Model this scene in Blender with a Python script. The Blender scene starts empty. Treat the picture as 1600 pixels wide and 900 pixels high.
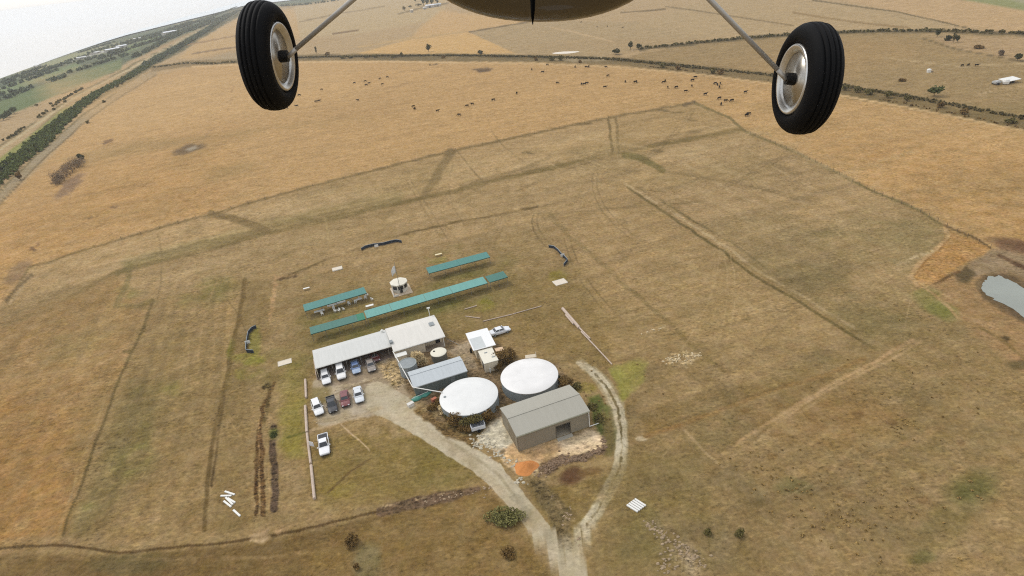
import bpy, bmesh, math, random
import numpy as np
from mathutils import Vector, Matrix
rad = math.radians
random.seed(7)
S = bpy.context.scene
COL = S.collection

# ------------------------------------------------------------------ camera, world, sun, exposure
CAM_H, FPX = 72.0, 950.0          # camera height in metres, focal length in pixels of a 1600 px wide frame
PITCH, ROLL = rad(29.0), rad(-7.0)
_F = np.array([0, math.cos(PITCH), -math.sin(PITCH)]); _R = np.array([1.0, 0, 0]); _U = np.cross(_R, _F)
_c, _s = math.cos(ROLL), math.sin(ROLL)
CR, CU, CF = _c*_R+_s*_U, -_s*_R+_c*_U, _F
cam = bpy.data.cameras.new('camera'); co = bpy.data.objects.new('camera', cam); COL.objects.link(co)
cam.sensor_fit = 'HORIZONTAL'; cam.sensor_width = 36.0; cam.lens = 36.0*FPX/1600.0
cam.clip_start = 0.02; cam.clip_end = 40000
CAM_M = Matrix(((CR[0], CU[0], -CF[0], 0), (CR[1], CU[1], -CF[1], 0), (CR[2], CU[2], -CF[2], CAM_H), (0, 0, 0, 1)))
co.matrix_world = CAM_M
S.camera = co

SUN_EL, SUN_AZ = rad(52), rad(-52)   # azimuth measured clockwise from +Y (the way the camera looks)
w = bpy.data.worlds.new('World'); S.world = w; w.use_nodes = True
nt = w.node_tree; nt.nodes.clear()
out = nt.nodes.new('ShaderNodeOutputWorld')
sky = nt.nodes.new('ShaderNodeTexSky'); sky.sky_type = 'NISHITA'; sky.sun_disc = False
sky.sun_elevation = SUN_EL; sky.sun_rotation = SUN_AZ; sky.air_density = 1.0; sky.dust_density = 2.0
b1 = nt.nodes.new('ShaderNodeBackground'); b1.inputs[1].default_value = 0.05
nt.links.new(sky.outputs[0], b1.inputs[0])
# overcast cloud deck: soft grey-white noise
tc = nt.nodes.new('ShaderNodeTexCoord'); mp = nt.nodes.new('ShaderNodeMapping'); mp.inputs['Scale'].default_value = (1.2, 1.2, 5)
nz = nt.nodes.new('ShaderNodeTexNoise'); nz.inputs['Scale'].default_value = 2.2; nz.inputs['Detail'].default_value = 5
rp = nt.nodes.new('ShaderNodeValToRGB')
rp.color_ramp.elements[0].position = .3; rp.color_ramp.elements[0].color = (.88, .90, .93, 1)
rp.color_ramp.elements[1].position = .7; rp.color_ramp.elements[1].color = (1.0, 1.0, 1.0, 1)
b2 = nt.nodes.new('ShaderNodeBackground'); b2.inputs[1].default_value = 0.89
ad = nt.nodes.new('ShaderNodeAddShader')
nt.links.new(tc.outputs['Generated'], mp.inputs[0]); nt.links.new(mp.outputs[0], nz.inputs['Vector'])
nt.links.new(nz.outputs['Fac'], rp.inputs[0]); nt.links.new(rp.outputs[0], b2.inputs[0])
nt.links.new(b1.outputs[0], ad.inputs[0]); nt.links.new(b2.outputs[0], ad.inputs[1]); nt.links.new(ad.outputs[0], out.inputs[0])

sl = bpy.data.lights.new('sun', 'SUN'); sl.energy = 1.5; sl.angle = rad(10); sl.color = (1, .955, .88)
so = bpy.data.objects.new('sun', sl); COL.objects.link(so)
sd = Vector((math.sin(SUN_AZ)*math.cos(SUN_EL), math.cos(SUN_AZ)*math.cos(SUN_EL), math.sin(SUN_EL)))
so.rotation_euler = (-sd).to_track_quat('-Z', 'Y').to_euler(); so.location = (0, 0, 200)
S.view_settings.view_transform = 'Standard'; S.view_settings.look = 'None'
S.view_settings.gamma = 1.0; S.view_settings.exposure = 0.0; S.view_settings.use_curve_mapping = False
try:
    S.cycles.use_denoising = False; S.cycles.max_bounces = 6; S.cycles.volume_bounces = 1
    S.cycles.diffuse_bounces = 3; S.cycles.glossy_bounces = 3; S.cycles.pixel_filter_type = 'BLACKMAN_HARRIS'; S.cycles.filter_width = 1.15
except Exception: pass

# ------------------------------------------------------------------ colour and materials
KL = 1.27     # daylight on a level white card, in display units
def lin(v):
    v = v/255.0
    return v/12.92 if v <= .04045 else ((v+.055)/1.055)**2.4
def alb(r, g, b, k=None):
    k = k or KL
    return tuple(min(.82, lin(v)/k) for v in (r, g, b))
_mats = {}
def mat(name, rgb, rough=.7, metal=0.0, var=.12, scale=3.0, streak=None, spec=.3, bump=0.0, raw=False, coat=0.0):
    if name in _mats: return _mats[name]
    m = bpy.data.materials.new(name); m.use_nodes = True; n = m.node_tree; l = n.links
    p = n.nodes['Principled BSDF']; c = rgb if raw else alb(*rgb)
    p.inputs['Roughness'].default_value = rough; p.inputs['Metallic'].default_value = metal
    p.inputs['Specular IOR Level'].default_value = spec
    if coat: p.inputs['Coat Weight'].default_value = coat
    t = n.nodes.new('ShaderNodeTexCoord'); mpn = n.nodes.new('ShaderNodeMapping'); l.new(t.outputs['Object'], mpn.inputs[0])
    if streak: mpn.inputs['Scale'].default_value = streak
    z = n.nodes.new('ShaderNodeTexNoise'); z.inputs['Scale'].default_value = scale; z.inputs['Detail'].default_value = 6; z.inputs['Roughness'].default_value = .62
    l.new(mpn.outputs[0], z.inputs['Vector'])
    r = n.nodes.new('ShaderNodeValToRGB'); e = r.color_ramp.elements
    e[0].position = .3; e[1].position = .72
    e[0].color = tuple(max(0, v*(1-var)) for v in c)+(1,); e[1].color = tuple(min(.9, v*(1+var*.6)) for v in c)+(1,)
    l.new(z.outputs['Fac'], r.inputs[0]); l.new(r.outputs[0], p.inputs['Base Color'])
    if bump:
        b = n.nodes.new('ShaderNodeBump'); b.inputs['Strength'].default_value = bump; b.inputs['Distance'].default_value = .05
        l.new(z.outputs['Fac'], b.inputs['Height']); l.new(b.outputs[0], p.inputs['Normal'])
    _mats[name] = m
    return m

# ------------------------------------------------------------------ the lie of the land
# a level plain that falls away gently with distance, most of all to the left, towards the coast
_KAZ = np.radians([-180, -75, -50, -36.05, -31.84, -27.34, -22.64, -18.42, -10, 10, 60, 120, 180])
_KDIP = np.radians([1.6, 3.0, 4.6, 4.043, 3.248, 2.457, 1.859, 1.36, 1.36, 1.36, 1.36, 1.4, 1.6])
def kaz(az): return np.tan(np.interp(az, _KAZ, _KDIP))**2/(4*CAM_H)
def bumps(x, y):
    """small relief: the bank beside the dam, the spoil bank, the drains"""
    z = np.zeros_like(x)
    return z
def Z(x, y):
    x = np.asarray(x, float); y = np.asarray(y, float)
    z = -kaz(np.arctan2(x, y))*(x*x+y*y)
    return z
def rays(px, py):
    px = np.asarray(px, float)[..., None]; py = np.asarray(py, float)[..., None]
    return (px-800)/FPX*CR-(py-450)/FPX*CU+CF
def at(px, py, h=0.0):
    """the point h metres above the land that the photograph shows at px, py"""
    d = rays(px, py); r = math.hypot(d[0], d[1]); t = -d[2]/r
    k = float(kaz(math.atan2(d[0], d[1]))); Hh = CAM_H-h
    q = t*t-4*k*Hh
    dist = Hh/t if k < 1e-12 else (t-math.sqrt(max(q, 0)))/(2*k)
    x, y = d[0]/r*dist, d[1]/r*dist
    return Vector((x, y, float(Z(x, y))+h))
def project(x, y, z):
    dx, dy, dz = x, y, z-CAM_H
    a = dx*CR[0]+dy*CR[1]+dz*CR[2]; b = dx*CU[0]+dy*CU[1]+dz*CU[2]; c = dx*CF[0]+dy*CF[1]+dz*CF[2]
    ok = c > 1.0; c = np.where(ok, c, 1.0)
    return np.where(ok, 800+FPX*a/c, -9999), np.where(ok, 450-FPX*b/c, 99999)

# ------------------------------------------------------------------ mesh helpers
class MB:
    def __init__(s): s.v = []; s.f = []
    def add(s, vs, fs, M=None):
        b = len(s.v)
        for p in vs: s.v.append(tuple(M @ Vector(p)) if M is not None else tuple(p))
        for f in fs: s.f.append(tuple(b+i for i in f))
        return s
    def box(s, x0, x1, y0, y1, z0, z1, M=None):
        return s.add([(x0,y0,z0),(x1,y0,z0),(x1,y1,z0),(x0,y1,z0),(x0,y0,z1),(x1,y0,z1),(x1,y1,z1),(x0,y1,z1)],
                     [(0,3,2,1),(4,5,6,7),(0,1,5,4),(1,2,6,5),(2,3,7,6),(3,0,4,7)], M)
    def tube(s, p0, p1, r0, r1=None, n=8, cap=True):
        r1 = r0 if r1 is None else r1
        p0, p1 = Vector(p0), Vector(p1); d = (p1-p0)
        if d.length < 1e-9: return s
        d.normalize(); u = d.orthogonal().normalized(); w_ = d.cross(u)
        vs = []
        for p, r in ((p0, r0), (p1, r1)):
            for i in range(n):
                a = 2*math.pi*i/n; vs.append(p+u*(r*math.cos(a))+w_*(r*math.sin(a)))
        fs = [(i, (i+1) % n, n+(i+1) % n, n+i) for i in range(n)]
        if cap: fs += [tuple(range(n-1, -1, -1)), tuple(range(n, 2*n))]
        return s.add(vs, fs)
    def lathe(s, prof, n=24, M=None, close=False):
        """prof: (radius, z) points revolved about z"""
        vs, fs = [], []
        for r, z in prof:
            for i in range(n):
                a = 2*math.pi*i/n; vs.append((r*math.cos(a), r*math.sin(a), z))
        m = len(prof)
        for j in range(m if close else m-1):
            k = (j+1) % m
            for i in range(n): fs.append((j*n+i, j*n+(i+1) % n, k*n+(i+1) % n, k*n+i))
        if not close:
            if prof[0][0] > 1e-6: fs.append(tuple(range(n-1, -1, -1)))
            if prof[-1][0] > 1e-6: fs.append(tuple((m-1)*n+i for i in range(n)))
        return s.add(vs, fs, M)
    def loft(s, rings, cap=True):
        n = len(rings[0]); vs = [p for r in rings for p in r]; fs = []
        for j in range(len(rings)-1):
            for i in range(n): fs.append((j*n+i, j*n+(i+1) % n, (j+1)*n+(i+1) % n, (j+1)*n+i))
        if cap: fs += [tuple(range(n-1, -1, -1)), tuple((len(rings)-1)*n+i for i in range(n))]
        return s.add(vs, fs)
    def slab(s, pts, t):
        """a plate of thickness t below the polygon pts"""
        n = len(pts); vs = [tuple(p) for p in pts]+[(p[0], p[1], p[2]-t) for p in pts]
        fs = [tuple(range(n)), tuple(range(2*n-1, n-1, -1))]+[(i, n+i, n+(i+1) % n, (i+1) % n) for i in range(n)]
        return s.add(vs, fs)
    def build(s, name, m, parent=None, smooth=False, bevel=0.0):
        me = bpy.data.meshes.new(name); me.from_pydata(s.v, [], s.f); me.update()
        if bevel or True:
            bm = bmesh.new(); bm.from_mesh(me)
            bmesh.ops.recalc_face_normals(bm, faces=bm.faces)
            if bevel:
                bmesh.ops.bevel(bm, geom=[e for e in bm.edges], offset=bevel, segments=2, affect='EDGES', clamp_overlap=True)
            bm.to_mesh(me); bm.free()
        if smooth:
            me.polygons.foreach_set('use_smooth', [True]*len(me.polygons))
        me.materials.append(m)
        o = bpy.data.objects.new(name, me); COL.objects.link(o)
        if parent: o.parent = parent
        return o
def raw_mesh(name, V, Fq, m, parent=None):
    """many quads at once from numpy arrays"""
    me = bpy.data.meshes.new(name); nf, k = Fq.shape
    me.vertices.add(len(V)); me.vertices.foreach_set('co', np.asarray(V, np.float32).ravel())
    me.loops.add(nf*k); me.loops.foreach_set('vertex_index', Fq.astype(np.int32).ravel())
    me.polygons.add(nf); me.polygons.foreach_set('loop_start', np.arange(0, nf*k, k, dtype=np.int32))
    me.update(calc_edges=True); me.materials.append(m)
    o = bpy.data.objects.new(name, me); COL.objects.link(o)
    if parent: o.parent = parent
    return o
def tag(o, label=None, cat=None, group=None, kind=None):
    if label: o['label'] = label
    if cat: o['category'] = cat
    if group: o['group'] = group
    if kind: o['kind'] = kind
    return o
def thing(name, label, cat, loc=(0, 0, 0), rz=0.0, group=None):
    o = bpy.data.objects.new(name, None); COL.objects.link(o); o.empty_display_size = .5
    o.location = loc; o.rotation_euler = (0, 0, rz)
    return tag(o, label, cat, group)

# ------------------------------------------------------------------ value noise on world coordinates
def _hash(i, j, seed):
    h = (i.astype(np.int64)*374761393+j.astype(np.int64)*668265263+(seed*1442695041)) & 0xffffffff
    h = ((h ^ (h >> 13))*1274126177) & 0xffffffff
    return ((h ^ (h >> 16)) & 0xffff)/65535.0
def vnoise(x, y, seed=0):
    i, j = np.floor(x), np.floor(y); u, v = x-i, y-j
    u = u*u*(3-2*u); v = v*v*(3-2*v)
    a, b = _hash(i, j, seed), _hash(i+1, j, seed); c, d = _hash(i, j+1, seed), _hash(i+1, j+1, seed)
    return a+(b-a)*u+(c-a)*v+(a-b-c+d)*u*v
def fbm(x, y, size, octv=4, seed=0):
    t = 0; a = 1; n = 0
    for o in range(octv):
        t = t+a*vnoise(x/size*2**o+o*17.3, y/size*2**o-o*9.1, seed+o); n += a; a *= .55
    return t/n*2-1

# ------------------------------------------------------------------ GROUND: one sheet, fine in front of the camera, reaching past the horizon
def build_grid():
    fine = np.radians(np.arange(-57, 57.001, 0.082))
    az = np.concatenate([np.radians(np.arange(-180, -57.5, 3.0)), fine, np.radians(np.arange(59, 180.1, 3.0)), [math.pi]])
    e = np.concatenate([[0.0004], np.arange(.0013, .12, .00125), np.arange(.12, .86, .0022), np.arange(.87, 1.47, .03)])
    k = kaz(az); th = 2*np.sqrt(k*CAM_H)
    t = np.tan(np.minimum(np.arctan(th)[None, :]+e[:, None], 1.55))
    r = (t-np.sqrt(np.maximum(t*t-th*th, 0)))/(2*k)
    rh = np.sqrt(CAM_H/k)
    r = np.vstack([rh*1.15, r])
    x = r*np.sin(az); y = r*np.cos(az)
    return x, y, r.shape
GX, GY, GSH = build_grid()
gx, gy = GX.ravel(), GY.ravel()
gpx, gpy = project(gx, gy, Z(gx, gy))

BA_ = rad(17.6)
class Paint:
    def __init__(s, base):
        s.c = np.zeros((len(gx), 4)); s.c[:, :3] = base; s.c[:, 3] = .7; s.n = {}; s.again = []
        s.dist = np.hypot(gx, gy)
    def noise(s, size, seed=0, octv=4):
        key = (size, seed, octv)
        if key not in s.n: s.n[key] = fbm(gx, gy, size, octv, seed)
        return s.n[key]
    def sel(s, pts, pad):
        a = np.array(pts, float)
        return np.nonzero((gpx > a[:, 0].min()-pad) & (gpx < a[:, 0].max()+pad) & (gpy > a[:, 1].min()-pad) & (gpy < a[:, 1].max()+pad))[0]
    def put(s, i, m, col, tex=None):
        m = np.clip(m, 0, 1)[:, None]
        s.c[i, :3] = s.c[i, :3]*(1-m)+np.array(col, float)*m
        if tex is not None: s.c[i, 3:4] = s.c[i, 3:4]*(1-m)+tex*m
    def coords(s, i, wob):
        x, y = gpx[i].copy(), gpy[i].copy()
        if wob:
            a, sz = wob; x += a*s.noise(sz, 3)[i]*2; y += a*s.noise(sz, 9)[i]*1.6
        return x, y
    def patchy(s, i, m, patch):
        if patch:
            sz, lo, hi = patch[:3]; seed = patch[3] if len(patch) > 3 else 21
            v = s.noise(sz, seed)[i]; m = m*np.clip((v-lo)/(hi-lo), 0, 1)
        return m
    @staticmethod
    def segd(x, y, pts):
        best = np.full(len(x), 1e9); wv = np.zeros(len(x))
        for j in range(len(pts)-1):
            ax, ay, bx, by = pts[j][0], pts[j][1], pts[j+1][0], pts[j+1][1]
            dx, dy = bx-ax, by-ay; L = dx*dx+dy*dy+1e-9
            t = np.clip(((x-ax)*dx+(y-ay)*dy)/L, 0, 1)
            d = np.hypot(x-ax-t*dx, y-ay-t*dy); m = d < best
            best = np.where(m, d, best)
            if len(pts[j]) > 2: wv = np.where(m, pts[j][2]+(pts[j+1][2]-pts[j][2])*t, wv)
        return best, wv
    def line(s, pts, col, w=3, a=1, soft=1.5, wob=(1.5, 6), patch=None, tex=None, again=False):
        if len(pts[0]) == 2 and w < 7 and not again:
            s.again.append((pts, col, w, a, soft, wob, patch))
        if len(pts[0]) == 2 and w < 7: w *= .8; soft *= .8
        i = s.sel(pts, 60 if len(pts[0]) > 2 else w+soft+10)
        if not len(i): return
        x, y = s.coords(i, wob); d, wv = s.segd(x, y, pts)
        hw = wv/2 if len(pts[0]) > 2 else w/2
        s.put(i, s.patchy(i, a*np.clip(1-(d-hw)/soft, 0, 1), patch), col, tex)
    def poly(s, pts, col, a=1, soft=3, wob=(3, 8), patch=None, tex=None):
        i = s.sel(pts, soft+20)
        if not len(i): return
        x, y = s.coords(i, wob); ins = np.zeros(len(i), bool); n = len(pts)
        for j in range(n):
            x1, y1 = pts[j][:2]; x2, y2 = pts[(j+1) % n][:2]
            if y1 == y2: continue
            c = ((y1 > y) != (y2 > y)) & (x < (x2-x1)*(y-y1)/(y2-y1)+x1); ins ^= c
        d, _ = s.segd(x, y, [p[:2] for p in pts]+[pts[0][:2]])
        sd_ = np.where(ins, d, -d)
        s.put(i, s.patchy(i, a*np.clip(.5+sd_/(2*soft), 0, 1), patch), col, tex)
    def ell(s, cx, cy, rx, ry, col, a=1, rot=0, soft=.5, wob=(3, 8), patch=None, tex=None):
        m_ = max(rx, ry)*1.6+8
        i = s.sel([(cx-m_, cy-m_), (cx+m_, cy+m_)], 0)
        if not len(i): return
        x, y = s.coords(i, wob); c, n = math.cos(rad(rot)), math.sin(rad(rot))
        u = ((x-cx)*c+(y-cy)*n)/rx; v = (-(x-cx)*n+(y-cy)*c)/ry
        s.put(i, s.patchy(i, a*np.clip((1+soft/2-np.hypot(u, v))/soft, 0, 1), patch), col, tex)

P = Paint((160, 131, 84))
# ---- large patchiness of dry pasture, everywhere
def tint(size, seed, col, amt, lo=0.0, hi=.6, where=None):
    v = P.noise(size, seed, 5); m = np.clip((v-lo)/(hi-lo), 0, 1)*amt
    if where is not None: m = m*where
    P.c[:, :3] = P.c[:, :3]*(1-m[:, None])+np.array(col, float)*m[:, None]

# ---- far country
FARL = [(-500, 420), (0, 172), (60, 150), (190, 101), (262, 66), (325, 38), (385, 14), (450, 8), (560, -4), (700, -60), (300, -200), (-500, -100)]
P.poly([(-400, 330), (0, 172), (190, 101), (385, 14), (470, 14), (1600, -60), (1700, -60), (1700, 240), (1310, 140), (960, 100), (240, 115), (0, 320), (-400, 600)], (186, 155, 110), soft=2, wob=(1, 20))
P.poly(FARL, (98, 108, 78), soft=2, wob=(1.5, 60))
far = gpy < 175
for k_, (c_, sd_) in enumerate([((96, 106, 72), 41), ((140, 140, 100), 42), ((164, 150, 112), 43), ((84, 96, 66), 44)]):
    P.poly(FARL, c_, a=.8, soft=2, wob=(1.5, 60), patch=(260, .12, .22, sd_))
P.poly([(-60, 215), (0, 185), (60, 160), (190, 108), (190, 92), (100, 120), (0, 158), (-60, 180)], (108, 122, 74), soft=1.5, wob=(1, 30))
P.poly([(0, 150), (60, 128), (130, 104), (120, 98), (40, 124), (0, 138)], (118, 134, 86), soft=1.5, wob=(1, 30))
P.poly([(60, 112), (120, 92), (180, 78), (176, 72), (110, 84), (60, 102)], (150, 150, 104), soft=1.5, wob=(1, 30))
P.poly([(196, 84), (232, 68), (262, 58), (246, 55), (200, 72)], (116, 134, 82), soft=1.5, wob=(1, 30))
P.line([(110, 95), (150, 84), (190, 72)], (190, 190, 185), w=2.2, soft=1, wob=None)
# corridor between the green farms and the golden paddock
P.line([(-40, 305), (0, 262), (95, 175), (205, 115), (275, 74), (350, 30), (395, 8)], (150, 128, 88), w=9, soft=3, wob=(1, 20))
P.poly([(-60, 310), (0, 246), (50, 210), (95, 172), (140, 150), (160, 146), (110, 176), (60, 214), (0, 262), (-60, 330)], (146, 146, 72), soft=1.5, wob=(1, 20))
P.line([(-50, 275), (0, 234), (60, 192), (120, 150), (205, 107), (275, 68), (350, 26)], (198, 176, 132), w=2.5, soft=1.2, wob=(.6, 20))
P.line([(-50, 268), (0, 228), (60, 187), (120, 147), (205, 104)], (110, 98, 58), w=2.2, soft=1.2, wob=(.6, 20), patch=(16, -.4, .2))
P.line([(0, 182), (60, 163), (120, 137), (200, 104), (270, 70)], (120, 108, 66), w=1.5, soft=1, wob=(1, 30), patch=(20, -.1, .2))
P.line([(-60, 305), (0, 270), (50, 228), (120, 170), (155, 148), (207, 118), (232, 100), (275, 77), (312, 55), (350, 30), (382, 13)], (92, 88, 52), w=11, soft=3, wob=(1.5, 10))
P.line([(-50, 360), (0, 308), (60, 248), (130, 186), (180, 150), (240, 114)], (166, 146, 112), w=8, soft=2, wob=(1, 20))
P.line([(-50, 372), (0, 318), (60, 256), (130, 193), (180, 156), (244, 117)], (122, 102, 68), w=1.6, soft=1, wob=(.7, 20))
P.line([(-50, 350), (0, 298), (60, 240), (130, 179), (180, 146)], (126, 110, 72), w=1.6, soft=1, wob=(.7, 20))
# fields beyond the creek line
P.poly([(290, 100), (350, 84), (460, 78), (460, 90), (380, 100), (300, 104)], (170, 148, 112), soft=3)
P.poly([(275, 92), (312, 62), (385, 22), (460, 12), (470, 60), (380, 76), (300, 92)], (198, 160, 104), soft=2, wob=(1, 30))
P.poly([(460, 10), (560, -6), (700, -6), (690, 30), (560, 52), (470, 60)], (192, 164, 118), soft=2, wob=(1, 30))
P.poly([(548, 86), (640, 62), (733, 50), (806, 83), (700, 87)], (212, 168, 104), soft=1.2, wob=(.7, 30))
P.poly([(640, 62), (733, 50), (833, 33), (690, 16), (660, 40)], (204, 163, 106), soft=3, wob=(.7, 30))
P.poly([(733, 50), (833, 33), (1000, 34), (1100, 60), (960, 84), (880, 92), (806, 83)], (178, 150, 106), soft=1.2, wob=(.7, 30))
P.poly([(1000, 36), (1100, 0), (1270, 0), (1400, 18), (1513, 44), (1310, 50), (1100, 62)], (184, 155, 110), soft=2, wob=(.7, 30))
P.poly([(1270, -10), (1400, 18), (1513, 44), (1700, 60), (1700, 20), (1560, 6), (1450, -12)], (196, 160, 112), soft=2, wob=(.7, 30))
P.poly([(1440, -12), (1600, 16), (1700, 34), (1700, -30), (1440, -30)], (146, 146, 92), soft=2, wob=(1, 40))
P.poly([(1540, -12), (1600, 6), (1700, 20), (1700, -30), (1540, -30)], (165, 158, 122), soft=2, wob=(1, 40))
P.poly([(960, 97), (1000, 84), (1100, 68), (1200, 58), (1310, 52), (1450, 50), (1600, 56), (1750, 62), (1750, 250), (1600, 188), (1310, 128), (1100, 106)], (162, 134, 88), soft=1.5, wob=(.7, 30))
P.poly([(1130, 112), (1330, 62), (1440, 62), (1420, 92), (1300, 118)], (176, 140, 86), a=.5, soft=12)
P.poly([(1560, 58), (1440, 54), (1500, 78), (1600, 96), (1700, 100), (1700, 60)], (182, 150, 106), soft=2)
for pts, c_, w_ in [([(700, 5), (660, 12), (622, 22)], (132, 110, 70), 1.5), ([(468, 34), (525, 22), (600, 10)], (150, 124, 82), 1.2), ([(733, 50), (833, 33)], (120, 98, 62), 1.2),
                    ([(970, 20), (1040, 14)], (128, 104, 66), 1.3), ([(1040, 10), (1110, 20), (1240, 40)], (140, 116, 76), 1.4), ([(1240, 20), (1330, 34), (1420, 44)], (158, 128, 82), 3),
                    ([(1270, 0), (1345, 11), (1400, 18), (1513, 44)], (120, 100, 62), 1.4), ([(860, 42), (930, 58), (960, 66)], (196, 164, 118), 2), ([(520, 53), (560, 47)], (140, 110, 72), 1.6),
                    ([(560, 74), (640, 60), (720, 50)], (196, 160, 104), 2), ([(1380, 90), (1440, 97), (1500, 104), (1620, 98)], (182, 154, 108), 1.4), ([(1440, 60), (1500, 78), (1600, 96)], (120, 100, 64), 1.3),
                    ([(1530, 148), (1560, 138), (1640, 132)], (184, 154, 108), 1.5), ([(300, 84), (350, 76), (380, 72)], (140, 110, 72), 1.2), ([(290, 70), (380, 54)], (160, 124, 80), 1.2)]:
    P.line(pts, c_, w=w_, soft=1, wob=(.5, 30))
# creek reserve between the far fields and the golden paddock
P.line([(240, 108, 6), (290, 100, 7), (380, 97, 9), (460, 92, 11), (600, 91, 12), (720, 91, 12), (840, 94, 13), (960, 97, 15), (1100, 113, 18), (1200, 124, 19), (1310, 141, 20), (1450, 166, 22), (1600, 196, 26), (1750, 232, 30)], (126, 105, 64), soft=2, wob=(1.2, 14))
P.line([(460, 91), (600, 88), (720, 87), (840, 89), (960, 92), (1100, 106), (1200, 116), (1310, 132), (1450, 156), (1600, 184)], (96, 82, 50), w=3.5, soft=2, wob=(1.5, 8), patch=(14, -.35, .1))
P.line([(1000, 77), (1100, 66), (1200, 57), (1310, 51), (1450, 48), (1600, 54)], (100, 86, 54), w=4, soft=2, wob=(1, 10))
P.line([(866, 90), (905, 94), (945, 92)], (160, 140, 104), w=6, soft=2)

# ---- the golden paddock
GOLD = [(-300, 640), (-60, 520), (6, 472), (45, 418), (190, 373), (330, 334), (480, 293), (700, 237), (950, 184), (1085, 161), (1165, 205), (1260, 246), (1370, 302), (1431, 327), (1478, 353), (1547, 388), (1600, 400), (1800, 470), (1800, 262), (1600, 204), (1310, 150), (1200, 129), (960, 102), (840, 98), (600, 96), (460, 96), (300, 104), (246, 117), (132, 192), (0, 322), (-300, 620)]
P.poly(GOLD, (197, 155, 98), soft=2.5, wob=(1, 10))
P.poly([(-100, 380), (60, 300), (360, 200), (360, 330), (190, 373), (45, 418), (-100, 600)], (194, 147, 86), a=.7, soft=30, wob=(10, 40))
P.poly([(1250, 200), (1650, 250), (1650, 420), (1480, 345)], (192, 147, 88), a=.8, soft=25, wob=(10, 40))
P.poly([(40, 120), (560, 100), (560, 150), (160, 210)], (204, 163, 106), a=.7, soft=20, wob=(10, 60))
P.line([(300, 104), (460, 97), (600, 96), (840, 99), (960, 104), (1100, 117), (1200, 130), (1310, 148), (1450, 174), (1600, 204)], (212, 174, 120), w=2.2, soft=1, wob=(.5, 20))
P.ell(295, 233, 26, 6, (112, 88, 62), rot=-14, a=.85, wob=(3, 6)); P.ell(300, 232, 10, 2.5, (176, 160, 140), rot=-14, wob=(1, 6))
P.ell(755, 109, 16, 3, (110, 86, 60), rot=-3, wob=(2, 6)); P.ell(678, 101, 7, 1.2, (120, 94, 60), rot=-5)
P.ell(52, 385, 14, 3, (112, 82, 54), rot=-14, a=.8, wob=(4, 4)); P.ell(30, 425, 26, 12, (150, 118, 84), a=.8, wob=(5, 6), rot=-40)
P.ell(170, 221, 10, 1.8, (140, 106, 70), rot=-20); P.ell(180, 322, 8, 1.3, (140, 106, 70), rot=-8); P.ell(140, 340, 14, 1.6, (150, 114, 70), rot=-14)
P.ell(108, 292, 30, 8, (140, 110, 84), a=.8, rot=-40, wob=(4, 6))
P.line([(365, 130), (360, 165), (330, 205), (300, 232)], (174, 136, 90), w=2, soft=1.5, patch=(20, -.2, .3))
P.line([(0, 336), (80, 315), (240, 285)], (172, 132, 80), w=2, soft=2, a=.6, patch=(30, -.2, .3))
P.line([(470, 165), (600, 140), (760, 100)], (176, 138, 88), w=2, soft=2, a=.6, patch=(30, -.2, .3))
for yy in (250, 300, 350):
    P.line([(60, yy+60), (420, yy-40), (760, yy-120)], (176, 136, 84), w=3, soft=4, a=.35, patch=(20, -.1, .4))

# ---- the mown flying field and its strips
P.poly([(-60, 520), (6, 472), (45, 418), (190, 373), (330, 334), (480, 293), (700, 237), (950, 184), (1085, 161), (1165, 205), (1077, 217), (960, 243), (820, 274), (530, 340), (417, 366), (300, 400), (183, 426), (10, 474)], (182, 148, 98), soft=2.5, wob=(2, 10))
P.poly([(530, 340), (820, 274), (960, 243), (1077, 217), (1165, 205), (1370, 302), (1330, 330), (1160, 380), (860, 350), (560, 420), (380, 440), (200, 470), (183, 430)], (172, 141, 94), soft=12, wob=(8, 14))
P.poly([(960, 190), (1085, 163), (1165, 205), (1077, 217), (965, 240)], (170, 138, 88), soft=3, a=.8)
P.poly([(990, 245), (1165, 207), (1400, 318), (1470, 356), (1430, 440), (1300, 490), (1100, 370), (975, 288)], (174, 142, 95), soft=6, wob=(6, 14))
P.poly([(1160, 400), (1330, 325), (1460, 350), (1470, 380), (1420, 430), (1440, 520), (1350, 530), (1240, 470)], (138, 122, 74), a=.6, soft=16, wob=(14, 10), patch=(12, -.4, .2, 33))
P.poly([(1230, 400), (1330, 400), (1330, 440), (1250, 440)], (164, 134, 92), a=.6, soft=10, patch=(8, -.3, .3, 5))
P.poly([(866, 330), (975, 288), (1100, 370), (1330, 523), (1370, 548), (1180, 620), (1010, 680), (985, 640), (960, 560), (900, 470), (850, 380)], (167, 136, 89), soft=8, wob=(5, 12))
P.poly([(1000, 400), (1200, 470), (1300, 520), (1150, 570), (1050, 500)], (170, 141, 92), a=.4, soft=20, patch=(9, -.2, .5, 12))
P.poly([(940, 300), (1060, 350), (1090, 420), (980, 400)], (172, 140, 90), a=.6, soft=18, patch=(14, -.3, .3, 13))
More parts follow.
